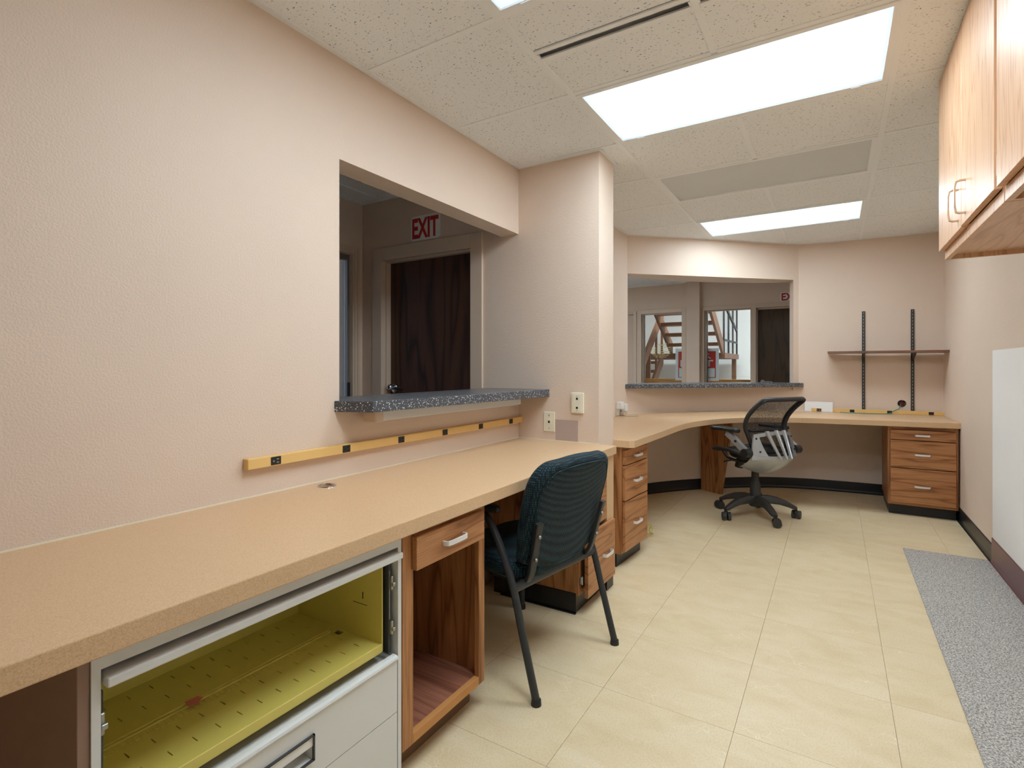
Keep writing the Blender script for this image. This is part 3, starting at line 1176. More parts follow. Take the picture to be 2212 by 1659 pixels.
for z0, z1 in ((.233, .396), (.066, .2305)):
    cy_ = (y0 + y1) / 2
    zc = z1 - .088
    ya, yb, zt_ = y0 + .018, y1 - .022, z1 - (.012 if z0 > .2 else .0)
    ra, rb, r0, r1 = cy_ - .066, cy_ + .066, zc - .028, zc + .004
    mb = MB().box(FX - .012, FX + .004, ya, yb, r1, zt_).box(FX - .012, FX + .004, ya, yb, z0, r0)
    mb.box(FX - .012, FX + .004, ya, ra, r0, r1).box(FX - .012, FX + .004, rb, yb, r0, r1)
    mb.box(FX - .034, FX - .030, ra - .004, rb + .004, r0 - .004, r1 + .004)
    mb.box(FX - .030, FX - .012, ra - .004, ra, r0, r1).box(FX - .030, FX - .012, rb, rb + .004, r0, r1)
    mb.box(FX - .030, FX - .012, ra, rb, r0 - .004, r0).box(FX - .030, FX - .012, ra, rb, r1, r1 + .004)
    if z0 > .2:
        mb.sweep([(FX - .002, y0 + .018, z1 - .012), (FX - .002, y1 - .022, z1 - .012)],
                 [(-.010, -.002), (.008, -.002), (.012, .004), (.010, .010), (.002, .013), (-.010, .013)], (0, 0, 1))
    dr = obj('drawer', mb, 'file_grey', t)
    cy_ = (y0 + y1) / 2
    zc = z1 - .088
    mb = MB()
    for a in (0, 1):
        mb.box(FX + .004, FX + .010, cy_ - .07, cy_ + .07, zc + (.028 if a else -.032), zc + (.032 if a else -.028))
        mb.box(FX + .004, FX + .010, cy_ + (.066 if a else -.07), cy_ + (.07 if a else -.066), zc - .032, zc + .032)
    lh = sub('label_holder', mb, 'file_dark', dr)
    sub('label_card', MB().box(FX + .004, FX + .006, cy_ - .066, cy_ + .066, zc + .004, zc + .028), 'white_plastic', dr)
single('paper_scrap', MB().prism([(-1.318, .655), (-1.292, .652), (-1.288, .672), (-1.302, .688), (-1.316, .682)], .4366, .438), 'pink',
       'small torn pink paper scrap on the yellow file shelf', 'paper')

single('brown_panel', MB().box(-1.66, FX - .004, .370, .3885, 0, CZ - CT, .001), 'panel_brown', 'plain brown panel under the counter against the grey lateral file', 'panel')  # upright panel in one even brown, covering the file's side

# ---- open base cabinet with one drawer
t = thing('open_cabinet', 'brown oak base cabinet missing its door, with one drawer above the open shelf', 'cabinet', (-1.35, 1.362, 0))
y0, y1 = 1.151, 1.578
zb = .092
obj('side_panel', MB().box(-1.615, FX - .02, y0, y0 + .012, zb, CZ - CT), 'oak_v', t)
obj('side_panel', MB().box(-1.615, FX - .02, y1 - .012, y1, zb, CZ - CT), 'oak_v', t)
obj('back_panel', MB().box(-1.625, -1.615, y0, y1, zb, CZ - CT), 'hardboard', t)
obj('stile', MB().box(FX - .02, FX, y0, y0 + .048, zb, CZ - CT, .001), 'oak_v', t)
obj('stile', MB().box(FX - .02, FX, y1 - .036, y1, zb, CZ - CT, .001), 'oak_v', t)
obj('rail', MB().box(FX - .02, FX, y0 + .048, y1 - .036, .69, CZ - CT, .001), 'oak', t)
obj('rail', MB().box(FX - .02, FX, y0 + .048, y1 - .036, zb, .122, .001), 'ply', t)
obj('bottom_shelf', MB().box(-1.615, FX - .02, y0 + .012, y1 - .012, .106, .121), 'shelf_red', t)
obj('toe_kick', MB().box(-1.60, FX - .06, y0 + .01, y1 - .01, 0, zb), 'hardboard', t)
dr = obj('drawer', MB().box(FX + .001, FX + .021, y0 + .040, y1 - .030, .622, .724, .0015), 'oak', t)
sub('handle', pull(t, (FX + .021, (y0 + y1) / 2 + .002, .672), (0, 1, 0), (1, 0, 0), .105, .024, .015), 'pull', dr, True)
sub('drawer_box', MB().box(-1.55, FX, y0 + .06, y1 - .05, .64, .70), 'hardboard', dr)

# ---- drawer pedestal next to the pillar
t = thing('drawer_pedestal', 'brown oak drawer pedestal under the straight counter behind the teal chair', 'cabinet', (-1.35, 2.57, 0))
y0, y1 = 2.404, 2.732
obj('side_panel', MB().box(-1.62, FX - .02, y0, y0 + .014, .09, CZ - CT), 'oak_v', t)
obj('side_panel', MB().box(-1.62, FX - .02, y1 - .014, y1, .09, CZ - CT), 'oak_v', t)
obj('stile', MB().box(FX - .022, FX, y0, y0 + .03, .09, CZ - CT, .001), 'oak_v', t)
obj('stile', MB().box(FX - .022, FX, y1 - .03, y1, .09, CZ - CT, .001), 'oak_v', t)
obj('rail', MB().box(FX - .022, FX, y0 + .03, y1 - .03, .09, .115, .001), 'ply', t)
obj('bottom_panel', MB().box(-1.62, FX - .02, y0, y1, .09, .102), 'ply', t)
obj('toe_kick', MB().box(-1.60, FX - .02, y0 + .005, y1 - .004, 0, .09), 'base_black', t)
base = MB().box(-1.55, FX - .014, y0 - .002, y0 + .005, 0, .10).box(-1.55, FX - .014, y0 - .014, y0 + .004, 0, .004)
obj('vinyl_base', base, 'base_black', t)
obj('hinge', MB().box(FX, FX + .012, y0 + .006, y0 + .026, .150, .182, .002).cyl((FX + .012, y0 + .016, .146), (FX + .012, y0 + .016, .186), .005, n=10), 'steel', t)
for z0, z1 in ((.635, .725), (.405, .628)):
    dr = obj('drawer', MB().box(FX + .001, FX + .021, y0 + .022, y1 - .006, z0, z1, .0015), 'oak', t)
    sub('handle', pull(t, (FX + .021, (y0 + y1) / 2 + .02, (z0 + z1) / 2), (0, 1, 0), (1, 0, 0), .105, .024, .015), 'pull', dr, True)
dr = obj('cabinet_door', MB().box(FX + .022, FX + .042, y0 + .022, y1 + .07, .078, .390, .0015), 'oak', t)
sub('handle', pull(t, (FX + .042, y0 + .27, .235), (0, 1, 0), (1, 0, 0), .105, .024, .015), 'pull', dr, True)
obj('drawer_box', MB().box(-1.55, FX, y0 + .03, y1 - .03, .14, .70), 'hardboard', t)

# ---- pedestals of the curved counter, built in a local frame: front faces +x, width along y, origin at front-left floor corner
def pedestal(loc, rot, label, w, depth, fronts, side='oak_v', front='oak', kick_h=.085, hl=.1):
    t = thing('drawer_pedestal', label, 'cabinet', loc, None, rot)
    top = CZ - CT
    obj('side_panel', MB().box(-depth, -.02, 0, .016, kick_h, top), side, t)
    obj('side_panel', MB().box(-depth, -.02, w - .016, w, kick_h, top), side, t)
    obj('stile', MB().box(-.02, 0, 0, .032, kick_h, top, .001), side, t)
    obj('stile', MB().box(-.02, 0, w - .028, w, kick_h, top, .001), side, t)
    obj('rail', MB().box(-.02, 0, .032, w - .028, kick_h, kick_h + .03, .001), front, t)
    obj('rail', MB().box(-.02, 0, .032, w - .028, top - .03, top, .001), front, t)
    obj('bottom_panel', MB().box(-depth, -.02, .016, w - .016, kick_h, kick_h + .012), 'hardboard', t)
    obj('drawer_box', MB().box(-depth + .02, -.005, .035, w - .032, kick_h + .04, top - .04), 'hardboard', t)
    obj('toe_kick', MB().box(-depth + .02, -.035, .01, w - .01, 0, kick_h), 'base_black', t)
    for z0, z1 in fronts:
        dr = obj('drawer', MB().box(.001, .02, .018, w - .016, z0, z1, .0015), front, t)
        h = obj('handle', pull(t, (.02, w / 2, z0 + (z1 - z0) * .5 if z1 - z0 < .15 else z1 - (z1 - z0) * .5), (0, 1, 0), (1, 0, 0), hl, .024, .015), 'pull', None, True)
        h.parent = dr
    return t
pedestal((-1.116, 3.085, 0), R(-4), 'brown oak three-drawer pedestal at the pillar end of the curved counter', .40, .48,
         ((.632, .722), (.412, .626), (.098, .406)))
# this one faces -Y: rotate +x to -y
pedestal((.378, 5.44, 0), R(-90), 'brown oak three-drawer pedestal at the right wall end of the curved counter', .462, .62,
         ((.632, .712), (.40, .626), (.108, .394)), side='oak_v', front='oak')
# support panel
a_, p_ = Vector((-1.145, 5.515)), Vector((-.945, 5.41))
dn = (p_ - a_).normalized()
mb = MB()
b = bmesh.new()
pts = [(0, .0), (.235, .0), (.36, CZ - CT), (0, CZ - CT)]
nrm = Vector((-dn.y, dn.x))
va = [b.verts.new((a_.x + dn.x * s_ + nrm.x * .014, a_.y + dn.y * s_ + nrm.y * .014, z)) for s_, z in pts]
vb = [b.verts.new((a_.x + dn.x * s_ - nrm.x * .014, a_.y + dn.y * s_ - nrm.y * .014, z)) for s_, z in pts]
b.faces.new(va)
b.faces.new(vb[::-1])
for i in range(4):
    b.faces.new((va[i], vb[i], vb[(i + 1) % 4], va[(i + 1) % 4]))
bmesh.ops.recalc_face_normals(b, faces=list(b.faces))
single('support_panel', MB().merge(b), 'oak_v', 'tapered oak support panel standing under the curved counter against the curved wall', 'support')

# ================================================================== UPPER CABINETS
UX = .389
def upper(name, y0, y1, label, doors):
    t = thing(name, label, 'cabinet', ((UX + XR) / 2, (y0 + y1) / 2, 1.703))
    fx = UX + .02
    obj('side_panel', MB().box(fx + .018, XR, y0, y0 + .016, 1.703, CEIL), 'maple', t)
    obj('side_panel', MB().box(fx + .018, XR, y1 - .016, y1, 1.703, CEIL), 'maple', t)
    obj('bottom_panel', MB().box(fx + .018, XR, y0 + .016, y1 - .016, 1.722, 1.738), 'maple_under', t)
    obj('wall_cleat', MB().box(XR - .018, XR, y0 + .016, y1 - .016, 1.700, 1.724), 'maple_under', t)
    mb = MB().box(fx, fx + .018, y0, y1, 1.703, 1.745, .001).box(fx, fx + .018, y0, y0 + .03, 1.745, CEIL, .001).box(fx, fx + .018, y1 - .03, y1, 1.745, CEIL, .001)
    mb.box(fx, fx + .018, (y0 + y1) / 2 - .02, (y0 + y1) / 2 + .02, 1.745, CEIL)
    obj('face_frame', mb, 'maple', t)
    obj('back_panel', MB().box(XR - .006, XR, y0, y1, 1.724, CEIL), 'maple', t)
    for d0, d1, hy, zb_ in doors:
        dr = obj('door', MB().box(UX, UX + .019, d0, d1, zb_, CEIL - .004, .0015), 'maple', t)
        if hy:
            sub('handle', pull(t, (UX, hy, 1.835), (0, 0, 1), (-1, 0, 0), .115, .03, .012, th=.005), 'pull_wood', dr, True)
        for yy, sgn in ((d0, 1), (d1, -1)):
            pass
    return t
ua = upper('upper_cabinet', 2.0, 2.945, 'light maple upper cabinet with two doors and bowed handles by the far end', ((2.477, 2.953, 2.525, 1.742), (2.013, 2.471, 2.40, 1.746)))
ub = upper('upper_cabinet', 1.02, 1.995, 'light maple upper cabinet next to the one with two bowed handles', ((1.50, 1.983, None, 1.744), (1.03, 1.494, None, 1.744)))
obj('hinge', MB().box(UX + .002, UX + .019, 1.984, 1.999, 1.78, 1.84, .001), 'maple', ub)
obj('catch', MB().box(UX + .022, UX + .05, 2.36, 2.42, 1.728, 1.746, .002).box(UX + .022, UX + .05, 2.78, 2.84, 1.728, 1.746, .002), 'maple', ua)

# ================================================================== SHELF ON STANDARDS
SX = (.236, .62)
for k, x in enumerate(SX):
    yw = cy(x)
    t = thing('shelf_standard', ('dark slotted metal shelf standard on the far wall, nearer the pass-through', 'dark slotted metal shelf standard on the far wall, nearer the right corner')[k],
              'shelf rail', (x, yw, .815))
    mb = MB().box(x - .013, x + .013, yw - .012, yw + .002, .815, 1.779, .001)
    obj('channel', mb, 'dark_plastic', t)
    mb = MB()
    for q in range(30):
        z = .84 + q * .0315
        mb.box(x - .0025, x + .0025, yw - .0127, yw - .0115, z, z + .016)
    so = obj('slots', mb, 'steel', t)
    so['kind'] = 'stuff'
    mb = MB().poly_axis([(yw - .012, 1.366), (yw - .012, 1.29), (yw - .03, 1.285), (yw - .26, 1.352), (yw - .27, 1.366)], 'X', x - .0025, x + .0025)
    obj('bracket', mb, 'dark_plastic', t)
single('wall_shelf', MB().prism([(-.062, 5.885), (.848, 5.885), (.848, 6.155), (-.062, 6.115)], 1.366, 1.386, .001), 'shelf_wood',
       'single brown wooden shelf resting on two dark slotted standards', 'shelf')

# ---- hole in the wall with cables
hx, hz = .539, .889
hy = cy(hx)
t = thing('cable_hole', 'ragged round hole cut in the far wall with old cables inside', 'hole', (hx, hy, hz - .04))
carve(wall_back, MB().cyl((hx, hy + .075, hz), (hx, hy - .03, hz), .037, n=22))
mb = MB()
for k in range(7):
    a = k * .9
    mb.tube([(hx + .026 * math.cos(a), hy + .045, hz + .022 * math.sin(a)), (hx + .01 * math.cos(a + 1), hy + .012, hz + .01 * math.sin(a + 2)),
             (hx + .024 * math.cos(a + 2.4), hy + .040, hz + .022 * math.sin(a + 2.4))], .004, 6)
obj('cable_bundle', mb, 'copper', t, True)
mb = MB().sweep([(hx + .037 * math.cos(a * math.pi / 11), hy - .002, hz + .037 * math.sin(a * math.pi / 11)) for a in range(22)],
                [(-.002, -.002), (.002, -.002), (.002, .002), (-.002, .002)], (0, 1, 0), True)
obj('rim', mb, 'white_trim', t)
pts = catmull([(hx - .005, hy + .03, hz - .012), (hx - .012, hy - .004, hz - .02), (hx - .025, hy - .03, hz - .05), (hx - .06, hy - .07, CZ + .035), (hx - .11, hy - .11, CZ + .008), (hx - .25, hy - .17, CZ + .004),
               (hx - .42, hy - .16, CZ + .004), (hx - .50, hy - .13, CZ + .004)], 6)
single('network_cable', MB().tube(pts, .0035, 7), 'cable_green', 'thin teal network cable trailing from the wall hole across the counter', 'cable', sm=True)
# paper on the counter
mb = MB()
px0, py0 = -.262, cy(-.262) - .02
mb.box(-.262, -.02, py0 - .003, py0 + .001, CZ + .001, CZ + .098)
single('paper_card', mb, 'paper', 'white card standing against the far wall behind the mesh chair', 'paper')
pts = catmull([(-1.20, 3.66, .004), (-1.15, 3.74, .03), (-1.13, 3.78, .06), (-1.17, 3.74, .085), (-1.12, 3.72, .10), (-1.15, 3.76, .05), (-1.13, 3.80, .02), (-1.17, 3.84, .004), (-1.20, 3.80, .004)], 6)
single('coiled_cable', MB().tube(pts, .003, 7), 'cable_yellow', 'yellow cable curling out on the floor beside the pillar-end pedestal', 'cable', sm=True)

# ================================================================== DOORS, WINDOWS, SIGNS OF THE LOBBY
def frame_path(mbx, x0, x1, z0, z1, y0, y1, w, wl=None):
    wl = w if wl is None else wl
    mbx.box(x0 - wl, x0, y0, y1, z0, z1 + w, .002).box(x1, x1 + w, y0, y1, z0, z1 + w, .002).box(x0, x1, y0, y1, z1, z1 + w, .002)
    return mbx
d1 = struct('door_1', MB().box(DX0 + .018, DX1 - .018, YP0 + .075, YP0 + .12, .01, DZ - .02), 'door_walnut')
d1['label'] = 'dark walnut exit door seen through the near pass-through'
mb = frame_path(MB(), DX0 + .02, DX1 - .02, 0, DZ - .02, YP0 - .016, YP0 + .03, .095)
mb = frame_path(mb, DX0 + .032, DX1 - .032, 0, DZ - .032, YP0 + .03, YP0 + .075, .03)
obj('door_frame', mb, 'frame_paint', d1)
hxx = DX0 + .085
mb = MB().cyl((hxx, YP0 + .075, 1.075), (hxx, YP0 + .055, 1.075), .032, n=18).cyl((hxx, YP0 + .055, 1.075), (hxx, YP0 + .02, 1.075), .011, n=12)
mb.tube([(hxx - .005, YP0 + .02, 1.075), (hxx + .05, YP0 + .018, 1.078), (hxx + .11, YP0 + .022, 1.07)], .009, 8, .011)
mb.sphere((hxx - .02, YP0 + .03, 1.085), .024)
obj('lever_handle', mb, 'chrome', d1, True)
# glazed door of the vestibule
GE = 2.705                    # end of the glass
d2 = struct('door_2', MB().box(LX - .05, LX - .015, VY0 + .02, VY0 + .06, .01, 2.08).box(LX - .05, LX - .015, GE, GE + .022, .01, 2.08)
            .box(LX - .05, LX - .015, VY0 + .06, GE, 2.04, 2.08).box(LX - .05, LX - .015, VY0 + .06, GE, .01, .3), 'steel')
mb = MB().box(LX - .11, LX + .012, GE + .03, VY1 + .045, 0, 2.145, .002).box(LX - .11, LX + .012, VY0 - .045, VY0 + .02, 0, 2.145, .002).box(LX - .11, LX + .012, VY0 + .02, GE + .03, 2.085, 2.145, .002)
obj('door_frame', mb, 'frame_paint', d2)
obj('frame_bead', MB().box(LX + .012, LX + .018, GE + .045, GE + .055, 0, 2.10).box(LX + .012, LX + .018, VY1 + .02, VY1 + .03, 0, 2.12), 'frame_paint', d2)
obj('pane', MB().box(LX - .035, LX - .030, VY0 + .06, GE, .3, 2.04), 'glass_grey', d2)
obj('muntin', MB().box(LX - .045, LX - .022, 2.62, 2.632, .3, 2.04), 'steel', d2)
obj('pull_bar', MB().box(LX - .015, LX + .005, GE - .006, GE + .012, .98, 1.12, .003), 'black_plastic', d2)
# windows and doors of the far lobby wall
def lobby_window(name, x0, x1, z0, z1):
    w = struct(name, frame_path(MB(), x0, x1, z0, z1, YW - .018, YW + .02, .062), 'frame_lobby')
    obj('stop', frame_path(MB(), x0 + .012, x1 - .012, z0, z1 - .012, YW + .02, YW + .075, .014), 'frame_lobby', w)
    obj('pane', MB().box(x0, x1, YW + .082, YW + .088, z0, z1), 'glass', w)
    obj('edge_bead', MB().box(x0 + .012, x0 + .034, YW + .075, YW + .081, z0, z1 - .012), 'chrome', w)
    obj('lower_panel', MB().box(x0 - .06, x1 + .06, YW - .018, YW + .06, 0, z0), 'frame_lobby', w)
    return w
w1 = lobby_window('window_1', -2.56, -1.945, .5, 2.055)
w2 = lobby_window('window_2', -1.625, -1.0, .5, 2.058)
d3 = struct('door_3', MB().box(-.925, -.045, YW + .06, YW + .10, .01, 2.045), 'door_brown')
obj('door_frame', frame_path(MB(), -.938, -.03, 0, 2.058, YW - .0175, YW + .02, .062, .0005).box(-.938, -.92, YW + .02, YW + .06, 0, 2.058).box(-.048, -.03, YW + .02, YW + .06, 0, 2.058)
    .box(-.938, -.03, YW + .02, YW + .06, 2.035, 2.058), 'frame_lobby', d3)
mb = MB().cyl((-.855, YW + .06, 1.03), (-.855, YW + .02, 1.03), .03, n=16).tube([(-.86, YW + .015, 1.03), (-.80, YW + .012, 1.035), (-.73, YW + .016, 1.03)], .012, 8)
obj('lever_handle', mb, 'chrome', d3, True)
d4 = struct('door_4', MB().box(-3.60, -2.70, YW + .03, YW + .07, .01, 2.045), 'door_tan')
obj('door_frame', frame_path(MB(), -3.62, -2.69, 0, 2.058, YW - .0172, YW + .02, .05), 'frame_lobby', d4)

def exit_sign(x0, x1, z0, z1, y, label):
    t = thing('exit_sign', label, 'sign', ((x0 + x1) / 2, y, z0), 'exit signs')
    obj('plate', MB().box(x0, x1, y - .004, y, z0, z1, .001), 'sign_white', t)
    m = .06 * (x1 - x0)
    L = text_mb('EXIT', (x1 - x0) - 2 * m, (z1 - z0) * .80, .0012, bold=.03)
    obj('lettering', move(L, (x0 + m, y - .0045, z0 + (z1 - z0) * .10)), 'red', t)
    mb = MB()
    for xx in (x0 + .008, x1 - .008):
        for zz in (z0 + .008, z1 - .008):
            mb.cyl((xx, y - .006, zz), (xx, y - .004, zz), .003, n=8)
    obj('screw', mb, 'steel', t)
exit_sign(-2.604, -2.33, 2.134, 2.314, YP0, 'white sign with red EXIT letters above the dark walnut door')
exit_sign(-.636, -.37, 2.126, 2.252, YW - .0, 'white sign with red EXIT letters above the brown door beyond the stair window')

# FOR RENT board on the glass
bx0, bx1, bz0, bz1, by = -2.07, -1.447, 1.035, 1.512, YW + .108
t = thing('rent_sign', 'red and white FOR RENT board on the lobby glass behind the pier', 'sign', ((bx0 + bx1) / 2, by, bz0))
obj('board', MB().box(bx0, bx1, by, by + .004, bz0, bz1), 'sign_white', t)
m = .042
obj('red_field', MB().box(bx0 + m, bx1 - m, by - .0006, by, bz0 + .185, bz1 - m).box(bx0 + m, bx0 + m + .012, by - .0006, by, bz0 + m, bz0 + .185)
    .box(bx1 - m - .012, bx1 - m, by - .0006, by, bz0 + m, bz0 + .185).box(bx0 + m, bx1 - m, by - .0006, by, bz0 + m, bz0 + m + .01), 'sign_red', t)
obj('lettering', move(text_mb('FOR', .36, .095, .0012, bold=.03), (bx0 + .16, by - .0012, bz0 + .325)), 'sign_white', t)
obj('lettering', move(text_mb('RENT', .47, .10, .0012, bold=.03), (bx0 + .075, by - .0012, bz0 + .205)), 'sign_white', t)
# opening hours on the left pane, to be read from the hall
t = thing('hours_lettering', 'pale gold opening hours lettering, mirrored, on the left lobby pane', 'lettering', (-2.27, YW + .080, 1.38))
ly = YW + .0815
obj('heading', move(text_mb('Hours', .145, .042, .0006, True), (-2.345, ly, 1.560)), 'gold', t)
for k, (d_, h_) in enumerate((('Monday', '9:00 - 5:00'), ('Tuesday', '9:00 - 5:00'), ('Wednesday', '9:00 - 5:00'), ('Thursday', '9:00 - 5:00'))):
    z = 1.522 - k * .031
    obj('day', move(text_mb(d_, .028 + .0125 * len(d_), .023, .0006, True, .03), (-2.135 - .028 - .0125 * len(d_), ly, z)), 'gold', t)
    obj('time', move(text_mb(h_, .165, .019, .0006, True, .03), (-2.425, ly, z)), 'gold', t)
obj('note', move(text_mb('Closed Fri., Sat. & Sun.', .24, .017, .0006, True), (-2.405, ly, 1.405)), 'gold', t)
obj('note', move(text_mb('Lunch 12:00 - 1:00', .17, .017, .0006, True), (-2.37, ly, 1.383)), 'gold', t)
# oak sill outside the glass
single('oak_sill', MB().box(-2.9, -.95, YW + .135, YW + .23, .985, 1.055, .004), 'oak_sill', 'orange oak rail running behind the lobby windows', 'rail')

# ---- open steel switchback stair in the hall, flights run along Y
def flight(label, xa, xb, y0, z0, y1, z1, n, mat, rail_x=None):
    t = thing('stair_flight', label, 'stairs', ((xa + xb) / 2, (y0 + y1) / 2, min(z0, z1)), None)
    for x in (xa, xb):
        obj('stringer', MB().poly_axis([(y0, z0 - .10), (y0, z0 + .14), (y1, z1 + .14), (y1, z1 - .10)], 'X', x - .022, x + .022), mat, t)
    for k in range(n):
        f = (k + .5) / n
        y = y0 + (y1 - y0) * f
        z = z0 + (z1 - z0) * f
        obj('tread', MB().box(xa + .022, xb - .022, y - .14, y + .14, z - .02, z + .035, .002), mat, t)
    if rail_x is not None:
        obj('hand_rail', MB().poly_axis([(y0, z0 + .78), (y0, z0 + .98), (y1, z1 + .98), (y1, z1 + .78)], 'X', rail_x - .025, rail_x + .025), mat, t)
        for f in (.02, .25, .5, .75, .98):
            y, z = y0 + (y1 - y0) * f, z0 + (z1 - z0) * f
            obj('rail_post', MB().box(rail_x - .018, rail_x + .018, y - .018, y + .018, z + .12, z + .80), mat, t)
    return t
flight('brown open-tread lower stair flight with broad handrail behind the left lobby pane', -3.72, -2.86, 8.55, .06, 10.22, 1.40, 8, 'stair', -2.86)
flight('dark brown open-tread upper stair flight rising from the landing behind the lobby panes', -2.68, -1.76, 10.22, 1.56, 8.55, 2.60, 6, 'stair')
t = thing('stair_landing', 'dark stair landing with black railing behind the right lobby pane', 'landing', (-2.7, 11.0, 0))
obj('platform', MB().box(-3.72, -1.72, 10.24, 11.86, 1.40, 1.50), 'stair', t)
for x, y in ((-1.80, 11.78), (-3.64, 11.78), (-3.64, 10.32)):
    obj('leg', MB().box(x - .04, x + .04, y - .04, y + .04, 0, 1.40), 'stair', t)
for k in range(4):
    y = 10.30 + k * .50
    obj('baluster', MB().box(-1.765, -1.735, y - .015, y + .015, 1.50, 2.62), 'rail', t)
obj('hand_rail', MB().box(-1.77, -1.73, 10.28, 11.84, 2.60, 2.64), 'rail', t)
obj('mid_rail', MB().box(-1.76, -1.74, 10.28, 11.84, 1.72, 1.76), 'rail', t)
obj('slant_rail', MB().bar([(-1.75, 10.30, 2.42), (-1.75, 11.80, 1.98)], .03, .05, (0, 0, 1)), 'rail', t)
# hall light
ht = thing('hall_ceiling_light_offscreen', 'lit ceiling light in the stair hall', 'ceiling light', (-1.0, 9.6, HC - .03))
hl_ = obj('lens', MB().box(-1.6, 1.6, -.3, .3, 0, .01), mat_lens('light_lens_hall', 1.6, .3, 2.4), None)
hl_.parent = ht
obj('frame', MB().box(-2.62, .62, 9.28, 9.3, HC - .04, HC).box(-2.62, .62, 9.9, 9.92, HC - .04, HC), 'tee', ht)

# ================================================================== GUEST CHAIR (local: +x forward, y to its left, z up; origin between rear feet)
fa = math.atan2(.166, -.986)
t = thing('guest_chair', 'teal fabric guest chair with black tube frame and arms pushed up to the straight counter', 'chair', (-.884, 1.956, 0), None, fa)
# chair's left (+y) lies towards the camera (-u)
HWd = .28
for s in (1, -1):
    y = s * HWd
    pts = catmull([(0, y, .012), (.058, y, .21), (.116, y, .41), (.17, y, .524), (.215, y, .598), (.25, y, .640), (.30, y, .655), (.42, y, .657)], 5)
    obj('rear_leg', MB().tube(pts, .0165, 12, .0135), 'chair_metal', t, True)
    pts = catmull([(.535, y * .98, .012), (.53, y * .98, .20), (.515, y, .42), (.50, y, .56), (.47, y, .635), (.42, y, .657)], 5)
    obj('front_leg', MB().tube(pts, .0165, 12, .0135), 'chair_metal', t, True)
    for xx, yy in ((0, y), (.535, y * .98)):
        obj('foot_glide', MB().cyl((xx, yy, 0), (xx, yy, .02), .0195, .018, 12), 'black_plastic', t, True)
    ol = [(.375 + .19 * math.copysign(abs(math.cos(a)) ** .55, math.cos(a)), .026 * math.copysign(abs(math.sin(a)) ** .7, math.sin(a))) for a in [i * math.pi / 12 for i in range(24)]]
    obj('arm_pad', MB().cushion(ol, .03, .011, lambda u, v, w, y=y: (u, y + v, .665 + w)), 'black_plastic', t, True)
    # flat back support bar with bolts
    pr = catmull([(.30, s * .20, .392), (.16, s * .20, .392), (.108, s * .205, .402), (.082, s * .21, .438), (.064, s * .215, .50), (.028, s * .225, .645)], 5)
    br = obj('back_bar', MB().sweep(pr, [(-.016, -.006), (-.012, -.009), (.012, -.009), (.016, -.006), (.016, .006), (.012, .009), (-.012, .009), (-.016, .006)], (1, 0, .0) if 0 else None), 'chair_metal', t, True)
    mb = MB()
    for f_ in (.80, .93):
        p = Vector(pr[int(f_ * (len(pr) - 1))])
        mb.sphere(p + Vector((-.011, 0, -.002)), .0075, 1, 1, 1, 10)
    bo = obj('bolt', mb, 'steel', None, True)
    bo.parent = br
obj('cross_bar', MB().tube([(.112, -HWd, .392), (.112, HWd, .392)], .014, 10, .018), 'chair_metal', t, True)
obj('cross_bar', MB().tube([(.51, -HWd, .36), (.51, HWd, .36)], .012, 10), 'chair_metal', t, True)
# seat
def superell(hw, hl, n, e):
    return [(hl * math.copysign(abs(math.cos(a)) ** e, math.cos(a)), hw * math.copysign(abs(math.sin(a)) ** e, math.sin(a)))
            for a in [2 * math.pi * i / n for i in range(n)]]
ol = superell(.25, .245, 48, .45)
def seat_fn(u, v, w):
    dome = (1 - (u / .25) ** 2) * (1 - (v / .26) ** 2) * .014 if w > .03 else 0
    fall = -.035 * max(0, (u - .08) / .17) ** 2
    return (.335 + u, v, .402 + w + dome + fall + .01 * (u / .25))
obj('seat', MB().cushion(ol, .072, .03, seat_fn, 5), 'teal', t, True)
obj('seat_pan', MB().box(.13, .54, -.21, .21, .385, .404, .004), 'black_plastic', t)
# back: outline in (v across, h up the back)
def back_outline(ins=0):
    P = []
    def hw(h):
        return .232 + .032 * math.sin(min(1, h / .42) * math.pi * .62)
    top, r_ = .478, .098
    for i in range(9):       # right side going up
        h = .09 + (top - r_ - .09) * i / 8
        P.append((hw(h) - ins, h))
    for i in range(1, 9):
        a = math.pi / 2 * i / 8
        c_ = hw(top - r_) - ins - r_
        P.append((c_ + r_ * math.cos(a), top - ins - r_ + r_ * math.sin(a) + .012 * math.sin(a)))
    for i in range(1, 6):
        x = (hw(top - r_) - ins - r_) * (1 - 2 * i / 6)
        P.append((x, top - ins + .012 + .008 * (1 - (x / .13) ** 2)))
    for i in range(0, 8):
        a = math.pi / 2 + math.pi / 2 * i / 8
        c_ = -(hw(top - r_) - ins - r_)
        P.append((c_ + r_ * math.cos(a), top - ins - r_ + r_ * math.sin(a) + .012 * math.sin(a)))
    for i in range(9):
        h = top - r_ - (top - r_ - .09) * i / 8
        P.append((-hw(h) + ins, h))
    for i in range(1, 12):
        x = (-1 + 2 * i / 12)
        P.append((x * (.226 - ins), .09 - (.062 - ins) * (1 - abs(x) ** 2.6)))
    return P
def back_fn(v, h, w):
    # w=0 rear face; recline, slight wrap
    wrap = .02 * (v / .26) ** 2
    lum = .012 * math.sin(min(1, max(0, h / .48)) * math.pi)
    f = .092 - .225 * h + wrap + lum + w
    return (f, -v - .018, .380 + h * .985 + w * .22)
obj('backrest', MB().cushion(back_outline(), .062, .024, back_fn, 5), 'teal', t, True)
ol2 = back_outline(.028)
obj('back_panel', MB().cushion(ol2, .012, .005, lambda v, h, w: back_fn(v, h, w - .005), 3), 'teal_fine', t, True)
rim = [back_fn(v, h, -.003) for v, h in back_outline(.027)]
obj('piping', MB().tube(rim, .0035, 6, closed=True), 'teal', t, True)

